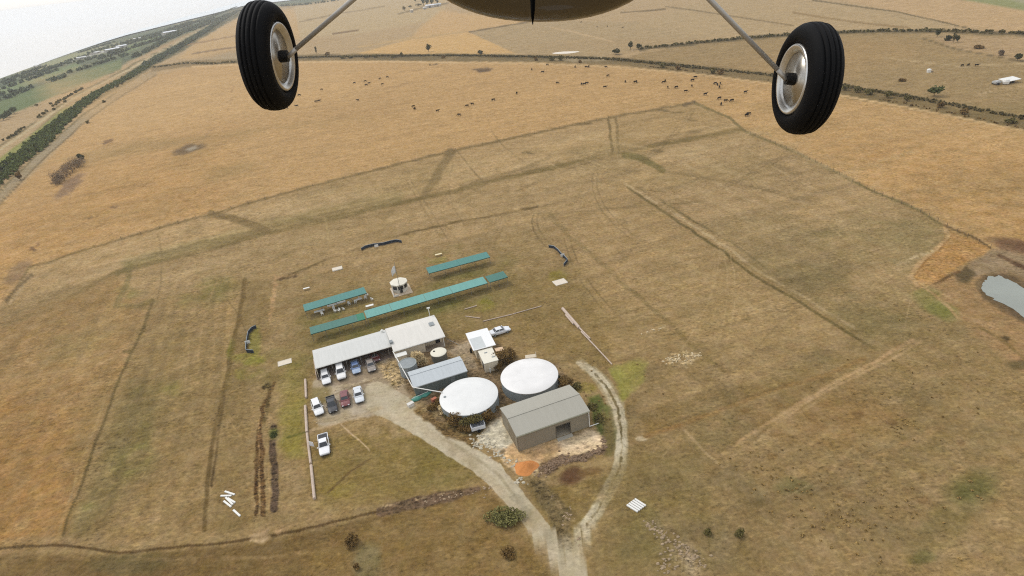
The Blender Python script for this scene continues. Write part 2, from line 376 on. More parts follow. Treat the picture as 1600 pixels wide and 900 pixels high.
# broad pale mown bands
for pts, w_ in [([(60, 455), (190, 412), (417, 340), (640, 290), (820, 258), (950, 232)], 9), ([(120, 410), (330, 350), (520, 300)], 8), ([(560, 300), (760, 250), (940, 205)], 9), ([(250, 440), (440, 385), (620, 340), (840, 300)], 8), ([(700, 300), (960, 256), (1150, 222)], 7), ([(980, 215), (1150, 195)], 7),
                ([(1010, 262), (1150, 330), (1300, 410), (1420, 470)], 10), ([(1080, 240), (1250, 320), (1400, 390)], 8), ([(900, 350), (1010, 440), (1150, 545), (1230, 590)], 9), ([(940, 320), (1080, 420), (1250, 530)], 8), ([(300, 500), (270, 620), (230, 800)], 12), ([(270, 480), (220, 620), (160, 800)], 9), ([(30, 560), (160, 530)], 12)]:
    P.line([(a_, b_, w_) for a_, b_ in pts], (192, 162, 114), soft=5, a=.5, wob=(3, 8), patch=(12, -.5, .4, 77))
# dark drains and fence lines in the grass
DK = (118, 96, 54); LT = (196, 166, 120)
P.line([(10, 473), (45, 418), (190, 373), (330, 334), (480, 293), (700, 237), (950, 184), (1085, 160)], (134, 108, 62), w=2.2, soft=1.5, wob=(1, 8))
P.line([(5, 508), (60, 490), (183, 424), (300, 398), (417, 364), (530, 338), (700, 300), (820, 271), (956, 241), (1077, 217), (1161, 202)], (126, 104, 58), w=5, soft=3, wob=(1.6, 8), patch=(25, -.7, .1))
P.line([(200, 412), (417, 356), (620, 308)], (120, 110, 60), w=10, soft=9, a=.5, wob=(2, 8))
P.line([(190, 408), (417, 350), (530, 325), (820, 262)], (186, 158, 108), w=3, soft=3, a=.6, patch=(8, -.2, .2))
P.line([(705, 237), (688, 266), (666, 302)], (128, 104, 62), w=9, soft=4, a=.8)
P.line([(330, 334), (370, 343), (417, 360)], (126, 102, 58), w=8, soft=3, a=.8)
P.line([(950, 184), (957, 240)], (134, 110, 66), w=3, soft=2); P.line([(963, 184), (966, 240)], (134, 110, 66), w=2.5, soft=2, a=.7); P.line([(957, 186), (961, 238)], (178, 148, 98), w=4, soft=2, a=.7)
P.line([(975, 242), (1000, 246), (1035, 265)], (116, 102, 52), w=7, soft=3)
P.line([(1085, 160), (1140, 185), (1165, 205), (1260, 246), (1370, 302), (1431, 326), (1475, 352)], (132, 112, 66), w=3, soft=2, wob=(1.5, 8))
P.line([(1085, 160), (1069, 163)], (110, 90, 60), w=3, soft=2)
for x_, y_ in [(1060, 175), (1035, 174), (1080, 188), (1084, 207), (915, 193), (825, 238), (1027, 236)]:
    P.ell(x_, y_, 11, 1.8, (120, 98, 58), a=.8, wob=(2, 5))
P.line([(1150, 205), (1200, 210), (1260, 246), (1330, 280)], (190, 160, 110), w=2.5, soft=2, a=.7, patch=(10, -.2, .2))
P.line([(1058, 248), (1100, 275), (1144, 300), (1195, 324), (1262, 357)], LT, w=2.5, soft=2, a=.6, patch=(10, -.4, .2))
P.line([(430, 438), (520, 402), (640, 362), (740, 342), (840, 322)], (110, 88, 48), w=2.6, soft=1.6, wob=(2, 6), patch=(12, -.6, 0))
P.line([(508, 340), (514, 375)], (186, 158, 106), w=2, soft=1.5, a=.7)
P.line([(858, 335), (894, 373), (932, 403), (970, 439), (998, 463), (1053, 511), (1100, 558), (1130, 580)], (124, 104, 60), w=4, soft=4, a=.6, wob=(2, 6), patch=(10, -.4, .2))
P.line([(980, 292), (1060, 347), (1127, 391), (1178, 430), (1229, 460), (1296, 502), (1330, 523), (1372, 550)], (112, 94, 52), w=3, soft=2, wob=(1.5, 5), patch=(8, -.8, -.1))
P.line([(975, 286), (1063, 340), (1133, 384), (1184, 422), (1235, 452), (1300, 492), (1336, 514)], (188, 160, 116), w=3, soft=1.6, wob=(1.5, 5), patch=(7, -.5, .1))
P.line([(985, 287), (1070, 336), (1140, 378), (1200, 420)], (124, 104, 62), w=2, soft=2, patch=(9, -.4, .2))
P.line([(1010, 298), (1040, 300)], DK, w=2, soft=1, a=.4)
P.poly([(30, 500), (130, 440), (185, 430), (200, 470), (60, 500)], (166, 136, 86), a=.6, soft=6)
P.line([(10, 470), (30, 448), (48, 430)], (128, 104, 66), w=4, soft=2); P.line([(15, 475), (38, 448)], (190, 160, 115), w=2, soft=1.5)

# ---- paddock strips left of the clubhouse
P.poly([(-300, 560), (5, 508), (183, 428), (225, 480), (205, 545), (182, 600), (150, 690), (120, 760), (96, 850), (-300, 900)], (158, 124, 74), soft=8, wob=(6, 10))
P.poly([(0, 560), (160, 500), (220, 500), (200, 560), (60, 620), (0, 640)], (170, 132, 82), a=.6, soft=20, patch=(16, -.3, .3))
P.poly([(-60, 620), (120, 620), (100, 820), (-60, 840)], (166, 122, 66), a=.7, soft=30, wob=(12, 20))
P.poly([(80, 500), (180, 480), (170, 560), (60, 570)], (142, 122, 70), a=.6, soft=20, patch=(14, -.3, .3, 3))
P.poly([(0, 730), (90, 720), (120, 800), (30, 860), (-80, 850)], (172, 128, 72), a=.7, soft=16)
P.poly([(235, 470), (380, 435), (363, 547), (350, 600), (333, 700), (318, 830), (100, 850), (150, 690), (205, 545)], (158, 128, 80), soft=4, wob=(3, 8))
P.poly([(200, 600), (255, 600), (220, 730), (140, 830), (110, 830), (160, 690)], (130, 112, 66), a=.7, soft=12, wob=(6, 8))
P.poly([(265, 480), (360, 440), (345, 600), (320, 700), (260, 700), (290, 560)], (168, 136, 86), a=.6, soft=16, patch=(9, -.4, .3, 8))
for a_ in [(340, 450, 26, 16), (300, 470, 40, 10), (266, 603, 16, 12), (205, 720, 30, 22), (140, 788, 12, 9), (225, 690, 14, 30), (205, 458, 16, 10)]:
    P.ell(*a_, (122, 118, 52), a=.6, soft=1.1, wob=(6, 5), patch=(5, -.5, .3, 6))
P.line([(182, 428), (205, 415), (198, 445), (180, 478), (215, 478), (240, 470)], (126, 108, 60), w=6, soft=4, a=.7)
P.line([(240, 470), (225, 510), (207, 548), (194, 550)], (112, 92, 50), w=3.5, soft=2, a=.9)
P.line([(207, 548), (182, 600), (166, 650), (150, 690), (130, 747), (110, 800), (96, 845)], (108, 88, 48), w=3.4, soft=2, wob=(1.5, 6))
P.line([(172, 590), (155, 650), (140, 690), (118, 747), (92, 833)], (178, 146, 96), w=2.5, soft=2, a=.7, patch=(6, -.3, .2))
P.line([(383, 436), (377, 480), (364, 545), (352, 600), (341, 650), (330, 700), (320, 790), (318, 828)], (112, 88, 46), w=6, soft=2.5, wob=(1.5, 6), patch=(14, -.9, -.2))
P.line([(350, 620), (338, 700), (330, 760)], (86, 66, 36), w=3, soft=2, patch=(8, -.4, .1))
P.ell(361, 545, 6, 16, (112, 110, 34), rot=12, a=.8, wob=(2, 4)); P.ell(357, 595, 5, 12, (108, 92, 36), rot=10, a=.8, wob=(2, 4))
P.line([(310, 600), (300, 700), (290, 800)], (172, 140, 90), w=10, soft=8, a=.5, patch=(6, -.3, .3))
P.poly([(383, 440), (430, 433), (430, 480), (400, 600), (385, 700), (395, 830), (325, 830), (352, 600)], (144, 117, 70), soft=5, a=.8)
P.line([(431, 432), (428, 455), (426, 480), (422, 500)], (186, 146, 98), w=5, soft=2, wob=(2, 2), patch=(2.5, -.4, .1))
P.line([(436, 433), (450, 432), (463, 428)], (190, 150, 100), w=3, soft=2, wob=(2, 2), patch=(2.5, -.4, .1)); P.line([(438, 436), (462, 431)], (88, 66, 40), w=3.5, soft=1.5, wob=(1, 2), patch=(3, -.3, -.1))
P.line([(432, 483), (470, 478), (476, 474)], (140, 108, 62), w=1.6, soft=1)
P.line([(430, 598), (410, 640), (402, 700), (400, 760), (400, 803)], (102, 74, 40), w=5, soft=2, wob=(2, 2.5), patch=(3, -.9, -.2), tex=1.8)
P.line([(413, 605), (424, 600), (418, 640), (412, 660)], (96, 78, 42), w=5, soft=3, wob=(2, 2.5), patch=(3, -.6, .1), tex=1.8)
P.line([(407, 680), (409, 740), (411, 802)], (108, 78, 44), w=7, soft=2, wob=(2, 2.5), tex=1.8); P.line([(404, 640), (404, 700), (406, 803)], (186, 148, 96), w=1.6, soft=1, wob=(1.5, 3), patch=(3, -.3, .1))
P.line([(427, 668), (427, 700), (430, 740), (428, 795)], (92, 72, 54), w=9, soft=2.5, wob=(2, 3), tex=1.6)
P.line([(420, 690), (419, 740), (421, 800)], (180, 144, 92), w=1.6, soft=1, wob=(1.5, 3), patch=(3, -.3, .1))
P.ell(427, 678, 8, 10, (110, 112, 50), a=.8, wob=(3, 3))
P.poly([(440, 640), (473, 628), (478, 680), (476, 712), (446, 714), (436, 690)], (148, 133, 58), soft=7, wob=(5, 4), a=.9)
P.poly([(440, 585), (475, 560), (476, 640), (440, 650)], (142, 128, 56), soft=8, wob=(5, 4), a=.6)
P.ell(390, 562, 26, 10, (140, 138, 44), a=.85, wob=(6, 3), patch=(3, -.6, .2)); P.ell(400, 535, 10, 24, (138, 132, 54), a=.7, wob=(4, 3)); P.ell(388, 583, 24, 8, (138, 128, 50), a=.7, wob=(6, 3), patch=(3, -.5, .2))
P.ell(440, 585, 60, 22, (128, 116, 56), a=.6, wob=(8, 5), patch=(5, -.6, .4)); P.ell(460, 560, 40, 12, (122, 116, 50), a=.6, wob=(8, 5), patch=(5, -.6, .4))
P.line([(375, 680), (358, 655), (372, 650)], (176, 144, 92), w=1.5, soft=1, a=.8); P.line([(355, 655), (357, 675), (366, 682)], (176, 144, 92), w=1.5, soft=1, a=.8)
# ---- bottom edge: dark rough ground below the old track
P.poly([(-300, 860), (0, 868), (190, 868), (367, 852), (530, 822), (640, 795), (760, 762), (810, 830), (880, 940), (860, 1100), (-300, 1100)], (126, 99, 55), soft=4, wob=(3, 6))
P.poly([(480, 860), (640, 800), (760, 770), (840, 860), (860, 940), (480, 960)], (146, 116, 66), soft=8, a=.85)
P.ell(575, 880, 26, 30, (132, 122, 84), a=.6, wob=(6, 4)); P.ell(200, 880, 60, 16, (104, 92, 54), a=.6, wob=(8, 6))
P.line([(-100, 852), (0, 855), (100, 851), (187, 864), (247, 856), (367, 846), (433, 835), (530, 815), (600, 796)], (100, 76, 42), w=3, soft=2, wob=(2, 4), patch=(6, -.9, -.1))
P.line([(0, 846), (100, 842), (187, 850), (300, 842), (433, 826), (520, 806), (560, 770)], (168, 136, 90), w=6, soft=5, a=.6, wob=(3, 4), patch=(5, -.4, .3))
P.ell(407, 840, 13, 7, (196, 164, 122), wob=(3, 2)); P.ell(434, 832, 8, 4, (182, 148, 104), wob=(3, 2)); P.line([(392, 845), (420, 828)], (190, 158, 116), w=3, soft=2)
P.line([(30, 872), (260, 874), (420, 870), (480, 862)], (160, 130, 84), w=4, soft=3, a=.5, patch=(3, -.1, .3))
P.line([(486, 780), (500, 790), (530, 800)], (176, 146, 96), w=7, soft=5, a=.6)
# ---- grass round the club buildings
P.poly([(470, 470), (560, 440), (640, 470), (700, 430), (800, 400), (820, 470), (780, 520), (690, 560), (500, 560), (455, 540)], (138, 116, 66), a=.75, soft=12, wob=(8, 5))
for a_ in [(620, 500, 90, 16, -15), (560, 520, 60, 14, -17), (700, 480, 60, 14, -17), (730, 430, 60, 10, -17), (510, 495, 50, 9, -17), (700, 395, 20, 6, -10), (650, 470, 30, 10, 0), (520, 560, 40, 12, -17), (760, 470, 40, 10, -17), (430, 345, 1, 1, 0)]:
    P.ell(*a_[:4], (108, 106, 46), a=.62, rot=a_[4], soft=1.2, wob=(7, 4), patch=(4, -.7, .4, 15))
P.ell(754, 479, 16, 9, (140, 132, 40), a=.75, wob=(4, 3)); P.ell(872, 431, 13, 8, (146, 136, 40), a=.8, wob=(4, 3)); P.ell(682, 405, 16, 5, (140, 130, 56), a=.6, wob=(4, 3))
P.poly([(380, 350), (640, 300), (640, 380), (440, 430), (380, 430)], (150, 122, 74), a=.6, soft=20, patch=(10, -.2, .5, 16))
P.poly([(480, 430), (640, 390), (700, 400), (600, 430), (480, 470)], (162, 130, 82), a=.55, soft=12, patch=(5, -.4, .3, 16))
P.poly([(800, 440), (900, 420), (960, 500), (950, 580), (860, 560), (800, 520)], (136, 112, 62), a=.7, soft=16, wob=(8, 5))
P.poly([(840, 530), (960, 580), (1000, 560), (1040, 600), (990, 660), (960, 600)], (150, 122, 76), a=.7, soft=10, patch=(4, -.5, .3, 4))
P.poly([(955, 575), (990, 562), (1015, 570), (1000, 600), (976, 628), (960, 600)], (150, 143, 62), a=.95, soft=4, wob=(4, 3))
P.poly([(730, 470), (800, 455), (800, 485), (745, 500)], (168, 136, 90), a=.5, soft=6, patch=(2.5, -.3, .3))
P.poly([(480, 690), (640, 660), (740, 740), (640, 780), (500, 790)], (140, 117, 60), a=.8, soft=12, wob=(6, 5))
P.poly([(640, 690), (690, 690), (750, 745), (690, 770), (640, 740)], (128, 110, 54), a=.7, soft=10, wob=(6, 5))
P.ell(525, 765, 34, 12, (146, 124, 52), a=.6, wob=(5, 4))
P.line([(512, 770), (545, 740), (578, 718)], (112, 88, 48), w=2.2, soft=1.5); P.line([(533, 663), (550, 678), (577, 703)], (196, 166, 124), w=2.2, soft=1.2, wob=(1, 2)); P.line([(448, 683), (477, 675)], (110, 106, 40), w=2, soft=1.5)
P.line([(484, 673), (520, 663), (560, 650), (597, 637)], (192, 162, 120), w=3, soft=1.5, wob=(1, 2))
P.poly([(540, 655), (600, 640), (640, 660), (640, 690), (590, 680), (550, 672)], (176, 146, 100), a=.8, soft=5, wob=(5, 2), patch=(1.6, -.3, .1))
P.line([(592, 800, 12), (640, 788, 14), (700, 776, 13), (747, 763, 6)], (112, 88, 66), soft=2.5, wob=(3, 2.5), tex=1.6); P.line([(595, 792), (650, 778), (700, 770)], (186, 156, 114), w=2, soft=1.2, wob=(3, 2), patch=(1.5, -.2, .1))
P.poly([(820, 760), (900, 760), (960, 740), (940, 780), (905, 830), (880, 850)], (136, 112, 62), soft=4, wob=(3, 4))
P.poly([(826, 750), (850, 750), (895, 800), (892, 835), (872, 835)], (114, 96, 62), soft=3, wob=(3, 3), tex=1.5)
P.line([(858, 768), (880, 800), (895, 812)], (168, 142, 98), w=4, soft=3, a=.6, wob=(3, 2), patch=(1.6, -.2, .2))
# ---- gravel yard and the roads
GR = (206, 190, 160)
P.poly([(490, 596), (505, 570), (612, 545), (628, 575), (640, 606), (652, 640), (690, 672), (720, 690), (680, 700), (640, 672), (600, 645), (560, 652), (528, 662), (497, 664), (487, 640)], (194, 176, 150), soft=2, wob=(2.5, 2.5), tex=.45)
P.poly([(497, 640), (530, 640), (560, 648), (520, 662), (488, 660)], (178, 158, 124), a=.8, soft=3, wob=(3, 2), patch=(1.5, -.4, .2))
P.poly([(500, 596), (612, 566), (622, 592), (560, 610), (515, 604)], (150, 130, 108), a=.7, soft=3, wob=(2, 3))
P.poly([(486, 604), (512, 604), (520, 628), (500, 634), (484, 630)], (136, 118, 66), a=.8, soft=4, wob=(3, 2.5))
P.line([(520, 607), (556, 600), (586, 590)], (198, 178, 146), w=3, soft=1.6, wob=(2, 1.5), patch=(1.2, -.4, 0))
P.poly([(590, 566), (622, 566), (632, 590), (622, 612), (606, 596), (592, 582)], (186, 160, 116), soft=3, wob=(4, 1.8), tex=2.2); P.ell(607, 580, 6, 9, (130, 106, 64), a=.8, wob=(4, 1.5), patch=(1, -.3, .1)); P.ell(618, 604, 5, 10, (120, 100, 60), a=.8, rot=-20, wob=(3, 1.5), patch=(1, -.3, .1))
P.poly([(618, 606), (642, 594), (652, 620), (634, 632)], (184, 162, 132), soft=2, wob=(1, 2))
P.line([(590, 620, 46), (625, 640, 46), (665, 668, 36), (700, 692, 32), (738, 716, 32), (768, 738, 33), (800, 772, 30), (835, 815, 29), (862, 848, 30), (882, 875, 36), (897, 900, 42), (910, 935, 44), (930, 1010, 46)], GR, soft=1.3, wob=(1.8, 2.0), tex=.35)
P.line([(660, 668), (700, 696), (738, 722), (770, 752), (800, 786), (838, 836), (874, 880)], (198, 178, 144), w=8, soft=5, a=.5, wob=(1.5, 2.5), tex=.35); P.line([(690, 684), (738, 712), (778, 742), (812, 784)], (166, 150, 116), w=3, soft=3, a=.5, patch=(3, -.3, .2))
for x_, y_ in [(808, 780), (822, 800), (858, 838), (882, 870), (905, 885)]: P.ell(x_, y_, 8, 12, (166, 156, 130), a=.5, rot=-35, wob=(3, 1.5))
LOOP = [(890, 880), (898, 853), (907, 832), (932, 800), (953, 762), (968, 732), (972, 700), (970, 667), (964, 635), (948, 604), (930, 584), (908, 568)]
P.line([(x, y, w_) for (x, y), w_ in zip(LOOP, (24, 22, 22, 21, 21, 20, 21, 21, 22, 20, 15, 9))], (172, 154, 116), soft=2, wob=(1.6, 1.6), a=.9)
P.poly([(866, 842), (880, 866), (906, 842), (914, 850), (908, 886), (884, 886)], (200, 184, 152), soft=2, wob=(1.5, 1.5), a=.85, tex=.5)
for o_ in (-5.2, 5.2):
    P.line([(x+o_, y+(1.5 if o_ > 0 else -1), 7.5 if k < 9 else 5) for k, (x, y) in enumerate(LOOP)], (204, 189, 158), soft=1.5, wob=(1.2, 1.4), patch=(2, -1.5, -.8, 31))
P.line(LOOP[1:-1], (116, 102, 68), w=3.4, soft=1.4, wob=(1.4, 1.0), patch=(1.3, -.25, .05), again=True)
P.line([(988, 700), (990, 670), (984, 640)], (118, 100, 64), w=8, soft=6, a=.6, wob=(4, 2), patch=(2, -.3, .2)); P.line([(956, 700), (958, 670), (950, 640)], (104, 98, 56), w=8, soft=3, a=.7, wob=(2, 2))
# ---- bare soil between the tanks and sheds
P.poly([(612, 546), (690, 530), (720, 530), (745, 520), (792, 545), (800, 560), (872, 570), (892, 600), (784, 636), (786, 668), (744, 692), (700, 672), (655, 640), (634, 604)], (134, 110, 80), soft=3, wob=(2.5, 2.5), tex=1.3)
P.poly([(698, 548), (734, 532), (746, 575), (712, 578), (716, 560)], (168, 150, 126), soft=2, wob=(1, 2)); P.poly([(640, 620), (690, 640), (700, 664), (655, 640)], (146, 122, 84), soft=3, tex=1.5)
P.poly([(780, 556), (790, 548), (804, 560), (790, 575)], (112, 94, 56), soft=3)
P.poly([(700, 655), (780, 655), (764, 690), (744, 692), (690, 668)], (116, 96, 56), soft=4, wob=(3, 2), tex=1.5)
P.line([(655, 642), (700, 676), (745, 694)], (124, 98, 58), w=10, soft=4, wob=(3, 1.6), tex=1.8)
P.poly([(917, 622), (935, 615), (950, 640), (955, 668), (944, 690), (928, 660)], (96, 104, 44), soft=3, wob=(3, 2.5), a=.95); P.ell(912, 608, 20, 10, (146, 130, 56), a=.8, wob=(4, 2.5), patch=(2, -.5, .2))
P.poly([(940, 640), (956, 660), (958, 712), (942, 712), (944, 690)], (120, 104, 60), soft=3, wob=(2, 2))
# ---- crushed rock pad of the olive shed
P.poly([(764, 664), (782, 652), (812, 707), (920, 669), (936, 676), (946, 690), (936, 704), (902, 712), (868, 714), (846, 722), (838, 742), (806, 738), (786, 722), (778, 709), (758, 698), (744, 692), (750, 680)], (232, 200, 156), soft=2, wob=(2.4, 1.6), tex=.9)
P.poly([(744, 690), (766, 662), (784, 654), (800, 690), (786, 706), (760, 698)], (218, 206, 180), soft=3, wob=(2.4, 1.6)); P.poly([(800, 694), (812, 707), (868, 688), (880, 700), (850, 722), (800, 728), (784, 712)], (220, 172, 116), a=.75, soft=6, wob=(2.4, 1.6)); P.poly([(868, 688), (925, 670), (945, 690), (880, 706)], (238, 210, 172), a=.6, soft=5)
P.poly([(846, 724), (870, 714), (902, 712), (936, 704), (946, 694), (948, 704), (910, 722), (880, 726), (858, 742), (842, 742)], (116, 92, 70), soft=2, wob=(2.5, 1.2), tex=2)
P.ell(894, 744, 20, 13, (108, 76, 50), rot=-20, wob=(2, 2)); P.ell(920, 738, 18, 7, (122, 92, 52), rot=-10, a=.8, wob=(3, 2))
P.ell(910, 770, 40, 18, (140, 112, 60), a=.5, wob=(5, 3)); P.ell(790, 712, 14, 6, (132, 112, 84), a=.7, rot=40, wob=(4, 1), patch=(.8, -.2, .1))
# ---- right hand side
P.poly([(985, 640), (1010, 684), (1180, 622), (1330, 572), (1372, 548), (1440, 520), (1600, 560), (1800, 600), (1800, 1000), (940, 1000), (920, 900), (960, 780), (985, 740)], (152, 124, 79), soft=6, wob=(4, 8))
P.poly([(1000, 640), (1180, 600), (1330, 560), (1180, 622), (1010, 684)], (140, 112, 64), a=.8, soft=4)
P.poly([(1200, 590), (1400, 530), (1640, 560), (1640, 760), (1400, 700), (1240, 690)], (156, 127, 78), a=.7, soft=20, wob=(10, 8))
P.poly([(1160, 640), (1330, 600), (1420, 640), (1330, 700), (1200, 690)], (160, 120, 70), a=.5, soft=16, wob=(10, 8))
P.poly([(1080, 640), (1180, 640), (1160, 700), (1110, 720), (1070, 690)], (128, 110, 66), a=.6, soft=12, patch=(3, -.5, .3, 4))
P.ell(1515, 768, 38, 26, (96, 94, 44), rot=-30, a=.85, wob=(8, 5), soft=1.2); P.ell(1470, 830, 70, 26, (118, 104, 56), rot=-38, a=.6, wob=(8, 6)); P.ell(1440, 868, 20, 12, (94, 92, 42), a=.8, wob=(6, 3)); P.ell(1240, 760, 30, 14, (126, 116, 66), a=.6, wob=(6, 4))
P.poly([(940, 740), (1010, 700), (1100, 700), (1120, 800), (1180, 900), (930, 900)], (138, 116, 68), a=.75, soft=16, wob=(8, 6)); P.ell(1100, 860, 60, 50, (142, 120, 86), a=.7, wob=(10, 5), patch=(3, -.5, .2, 9))
P.poly([(1010, 815), (1060, 830), (1110, 880), (1080, 910), (1040, 880)], (176, 156, 126), a=.75, soft=6, wob=(8, 2), patch=(1.2, -.1, .2, 2), tex=2); P.ell(1070, 862, 12, 8, (84, 92, 50), wob=(4, 1.5), a=.8)
P.poly([(960, 880), (1000, 780), (1030, 800), (1060, 900)], (132, 116, 66), a=.5, soft=10)
P.line([(1010, 684), (1100, 650), (1180, 618), (1290, 586), (1350, 560)], (152, 114, 64), w=4.5, soft=4, wob=(2, 5), a=.6); P.line([(1010, 676), (1100, 642), (1230, 600)], (112, 90, 52), w=2, soft=1.5, a=.7, patch=(4, -.4, .2)); P.line([(1150, 650), (1240, 616), (1320, 580)], (132, 104, 62), w=7, soft=6, a=.4)
P.line([(1427, 530), (1400, 545), (1360, 570), (1300, 600), (1240, 636), (1190, 668), (1150, 692)], (190, 152, 104), w=4, soft=2.5, wob=(1.5, 5)); P.line([(1440, 532), (1390, 562), (1330, 592), (1270, 622), (1200, 672)], (192, 156, 108), w=3, soft=2, wob=(1.5, 5), a=.8)
P.poly([(1150, 700), (1230, 650), (1280, 660), (1200, 700)], (184, 150, 104), a=.7, soft=8, patch=(3, -.4, .2))
P.line([(1070, 672), (1100, 705), (1130, 730)], (182, 152, 106), w=3, soft=2, a=.7); P.line([(1110, 745), (1190, 800), (1250, 870), (1270, 900)], (160, 134, 92), w=6, soft=5, a=.6, patch=(4, -.4, .3)); P.line([(1400, 720), (1450, 760), (1500, 800)], (172, 140, 92), w=6, soft=6, a=.5, patch=(4, -.4, .3))
P.line([(1250, 740), (1360, 720), (1420, 690), (1520, 640)], (172, 134, 84), w=5, soft=6, a=.5, patch=(5, -.4, .3)); P.line([(1200, 680), (1320, 690), (1380, 720)], (140, 110, 62), w=3, soft=4, a=.5)
P.poly([(1480, 600), (1560, 640), (1620, 660), (1620, 720), (1500, 700)], (166, 140, 94), a=.4, soft=20, patch=(5, -.3, .3)); P.ell(1225, 893, 14, 8, (70, 58, 30), a=.8, wob=(3, 3))
P.poly([(1040, 556), (1060, 550), (1098, 552), (1096, 562), (1066, 574), (1046, 572)], (212, 186, 144), soft=2, wob=(5, 1.4), patch=(1.4, -.2, 0), tex=2); P.line([(1012, 518), (1028, 515), (1038, 510)], (206, 180, 138), w=3, soft=1.5, wob=(2, 1.2), patch=(1, -.3, .1)); P.ell(1003, 686, 9, 3, (200, 176, 138), wob=(2, 1))
for x_, y_ in [(1165, 640), (1205, 712), (1340, 650), (1390, 662), (1440, 745), (1330, 776), (1440, 782), (1500, 690)]: P.ell(x_, y_, 9, 5, (120, 88, 48), a=.6, wob=(4, 2))
for k_, (dx_, dy_) in enumerate([(0, 0), (9, 6)]):
    P.line([(1425+dx_*.3, 532+dy_*.3), (1350+dx_*.7, 574+dy_*.7), (1260+dx_, 624+dy_), (1170+dx_, 684+dy_), (1120+dx_*1.2, 718+dy_)], (184, 152, 106), w=3.2, soft=3, a=.5, wob=(3, 6), patch=(9, -.35, .3, 80+k_))
for (cx_, cy_, rx_, ry_, ro_) in [(1300, 560, 70, 18, -20), (1180, 770, 60, 26, 20), (1310, 790, 80, 26, 15), (1430, 620, 60, 20, 10), (1480, 700, 60, 24, -20), (1120, 620, 50, 14, -20), (1400, 840, 60, 20, 0), (1250, 430, 60, 20, 20), (1350, 480, 50, 18, 20), (1010, 600, 30, 20, 0), (1060, 760, 40, 20, 20)]:
    P.ell(cx_, cy_, rx_, ry_, (112, 96, 60), a=.55, rot=ro_, wob=(14, 6), soft=1.2, patch=(5, -.5, .35, 90))
P.poly([(955, 470), (1060, 515), (1160, 570), (1100, 640), (1000, 660), (975, 580)], (140, 115, 72), a=.5, soft=6, wob=(3, 8)); P.poly([(860, 345), (975, 292), (1060, 350), (980, 440), (930, 420)], (170, 138, 90), a=.5, soft=4, wob=(2, 8)); P.poly([(1090, 345), (1220, 330), (1330, 400), (1330, 515), (1200, 430)], (134, 114, 72), a=.4, soft=8, wob=(6, 8))
P.poly([(955, 575), (990, 562), (1015, 570), (1000, 600), (976, 628), (960, 600)], (150, 143, 62), a=.7, soft=4, wob=(4, 3))
# dam, its bank and bare margins
P.poly([(1440, 446), (1502, 416), (1548, 390), (1620, 380), (1820, 440), (1820, 640), (1600, 580), (1520, 520)], (168, 130, 84), soft=6, wob=(4, 6))
P.poly([(1504, 420), (1548, 388), (1660, 400), (1660, 450), (1560, 426), (1536, 430), (1508, 436)], (156, 130, 96), soft=3, wob=(3, 5)); P.ell(1590, 386, 44, 10, (112, 78, 54), rot=14, a=.85, wob=(4, 4)); P.line([(1560, 400), (1590, 414), (1640, 436)], (98, 70, 46), w=4, soft=3, patch=(4, -.5, .1))
P.poly([(1478, 356), (1487, 360), (1547, 388), (1535, 398), (1502, 415), (1470, 434), (1458, 443), (1440, 448), (1431, 442), (1427, 431), (1440, 412), (1470, 386)], (184, 136, 76), soft=2.2, wob=(1.8, 3), tex=1.0)
P.line([(1476, 352), (1482, 372), (1464, 388), (1434, 414), (1424, 432), (1432, 444)], (196, 156, 104), w=6, soft=2, wob=(1, 3)); P.line([(1487, 368), (1470, 388), (1444, 410), (1434, 426)], (158, 112, 56), w=1.6, soft=1, wob=(1, 3))
P.line([(1475, 352), (1490, 358), (1515, 368), (1546, 386)], (112, 84, 44), w=2.4, soft=1.4, wob=(1, 3)); P.poly([(1490, 428), (1512, 418), (1524, 430), (1512, 442), (1496, 438)], (100, 82, 52), soft=2, wob=(3, 2)); P.line([(1460, 442), (1500, 424)], (116, 86, 50), w=3, soft=2)
P.poly([(1524, 440), (1540, 428), (1562, 424), (1584, 430), (1612, 446), (1690, 490), (1650, 526), (1606, 508), (1580, 494), (1560, 482), (1536, 470)], (108, 86, 58), soft=3, wob=(2.5, 2.5)); P.ell(1468, 484, 28, 12, (124, 124, 56), rot=22, wob=(4, 3), soft=.8); P.ell(1445, 460, 22, 12, (132, 126, 62), a=.7, wob=(4, 3)); P.line([(1405, 412), (1440, 398), (1455, 392)], (206, 178, 132), w=5, soft=2, wob=(2, 2), patch=(1.6, -.2, .1))
P.line([(1440, 446), (1480, 478), (1500, 500)], (176, 142, 92), w=3, soft=2, wob=(1, 3)); P.ell(1570, 530, 7, 4, (90, 72, 42), wob=(2, 2)); P.ell(1592, 572, 20, 8, (104, 88, 50), a=.8, wob=(4, 4)); P.line([(1530, 510), (1570, 534), (1600, 560)], (140, 112, 66), w=2.5, soft=2)

# ---- overall grain of the pasture
tint(38, 51, (132, 112, 62), .30, .05, .6, (P.dist < 420)*(gpy > 160)); tint(26, 52, (186, 150, 98), .24, .05, .6, (P.dist < 700)*1.0)
tint(3.2, 56, (116, 96, 56), .2, .1, .5, (P.dist < 240)*1.0); tint(3, 57, (194, 162, 114), .2, .12, .5, (P.dist < 240)*1.0)
tint(6, 53, (122, 102, 58), .18, .1, .6, (P.dist < 260)*1.0); tint(5, 54, (190, 158, 108), .22, .15, .6, (P.dist < 300)*1.0); tint(120, 55, (168, 132, 84), .22, .0, .5, (P.dist > 200)*(gpy > 60)*1.0)

for q in list(P.again): P.line(*q[:2], w=q[2], a=q[3]*.3, soft=q[4], wob=q[5], patch=q[6], again=True)
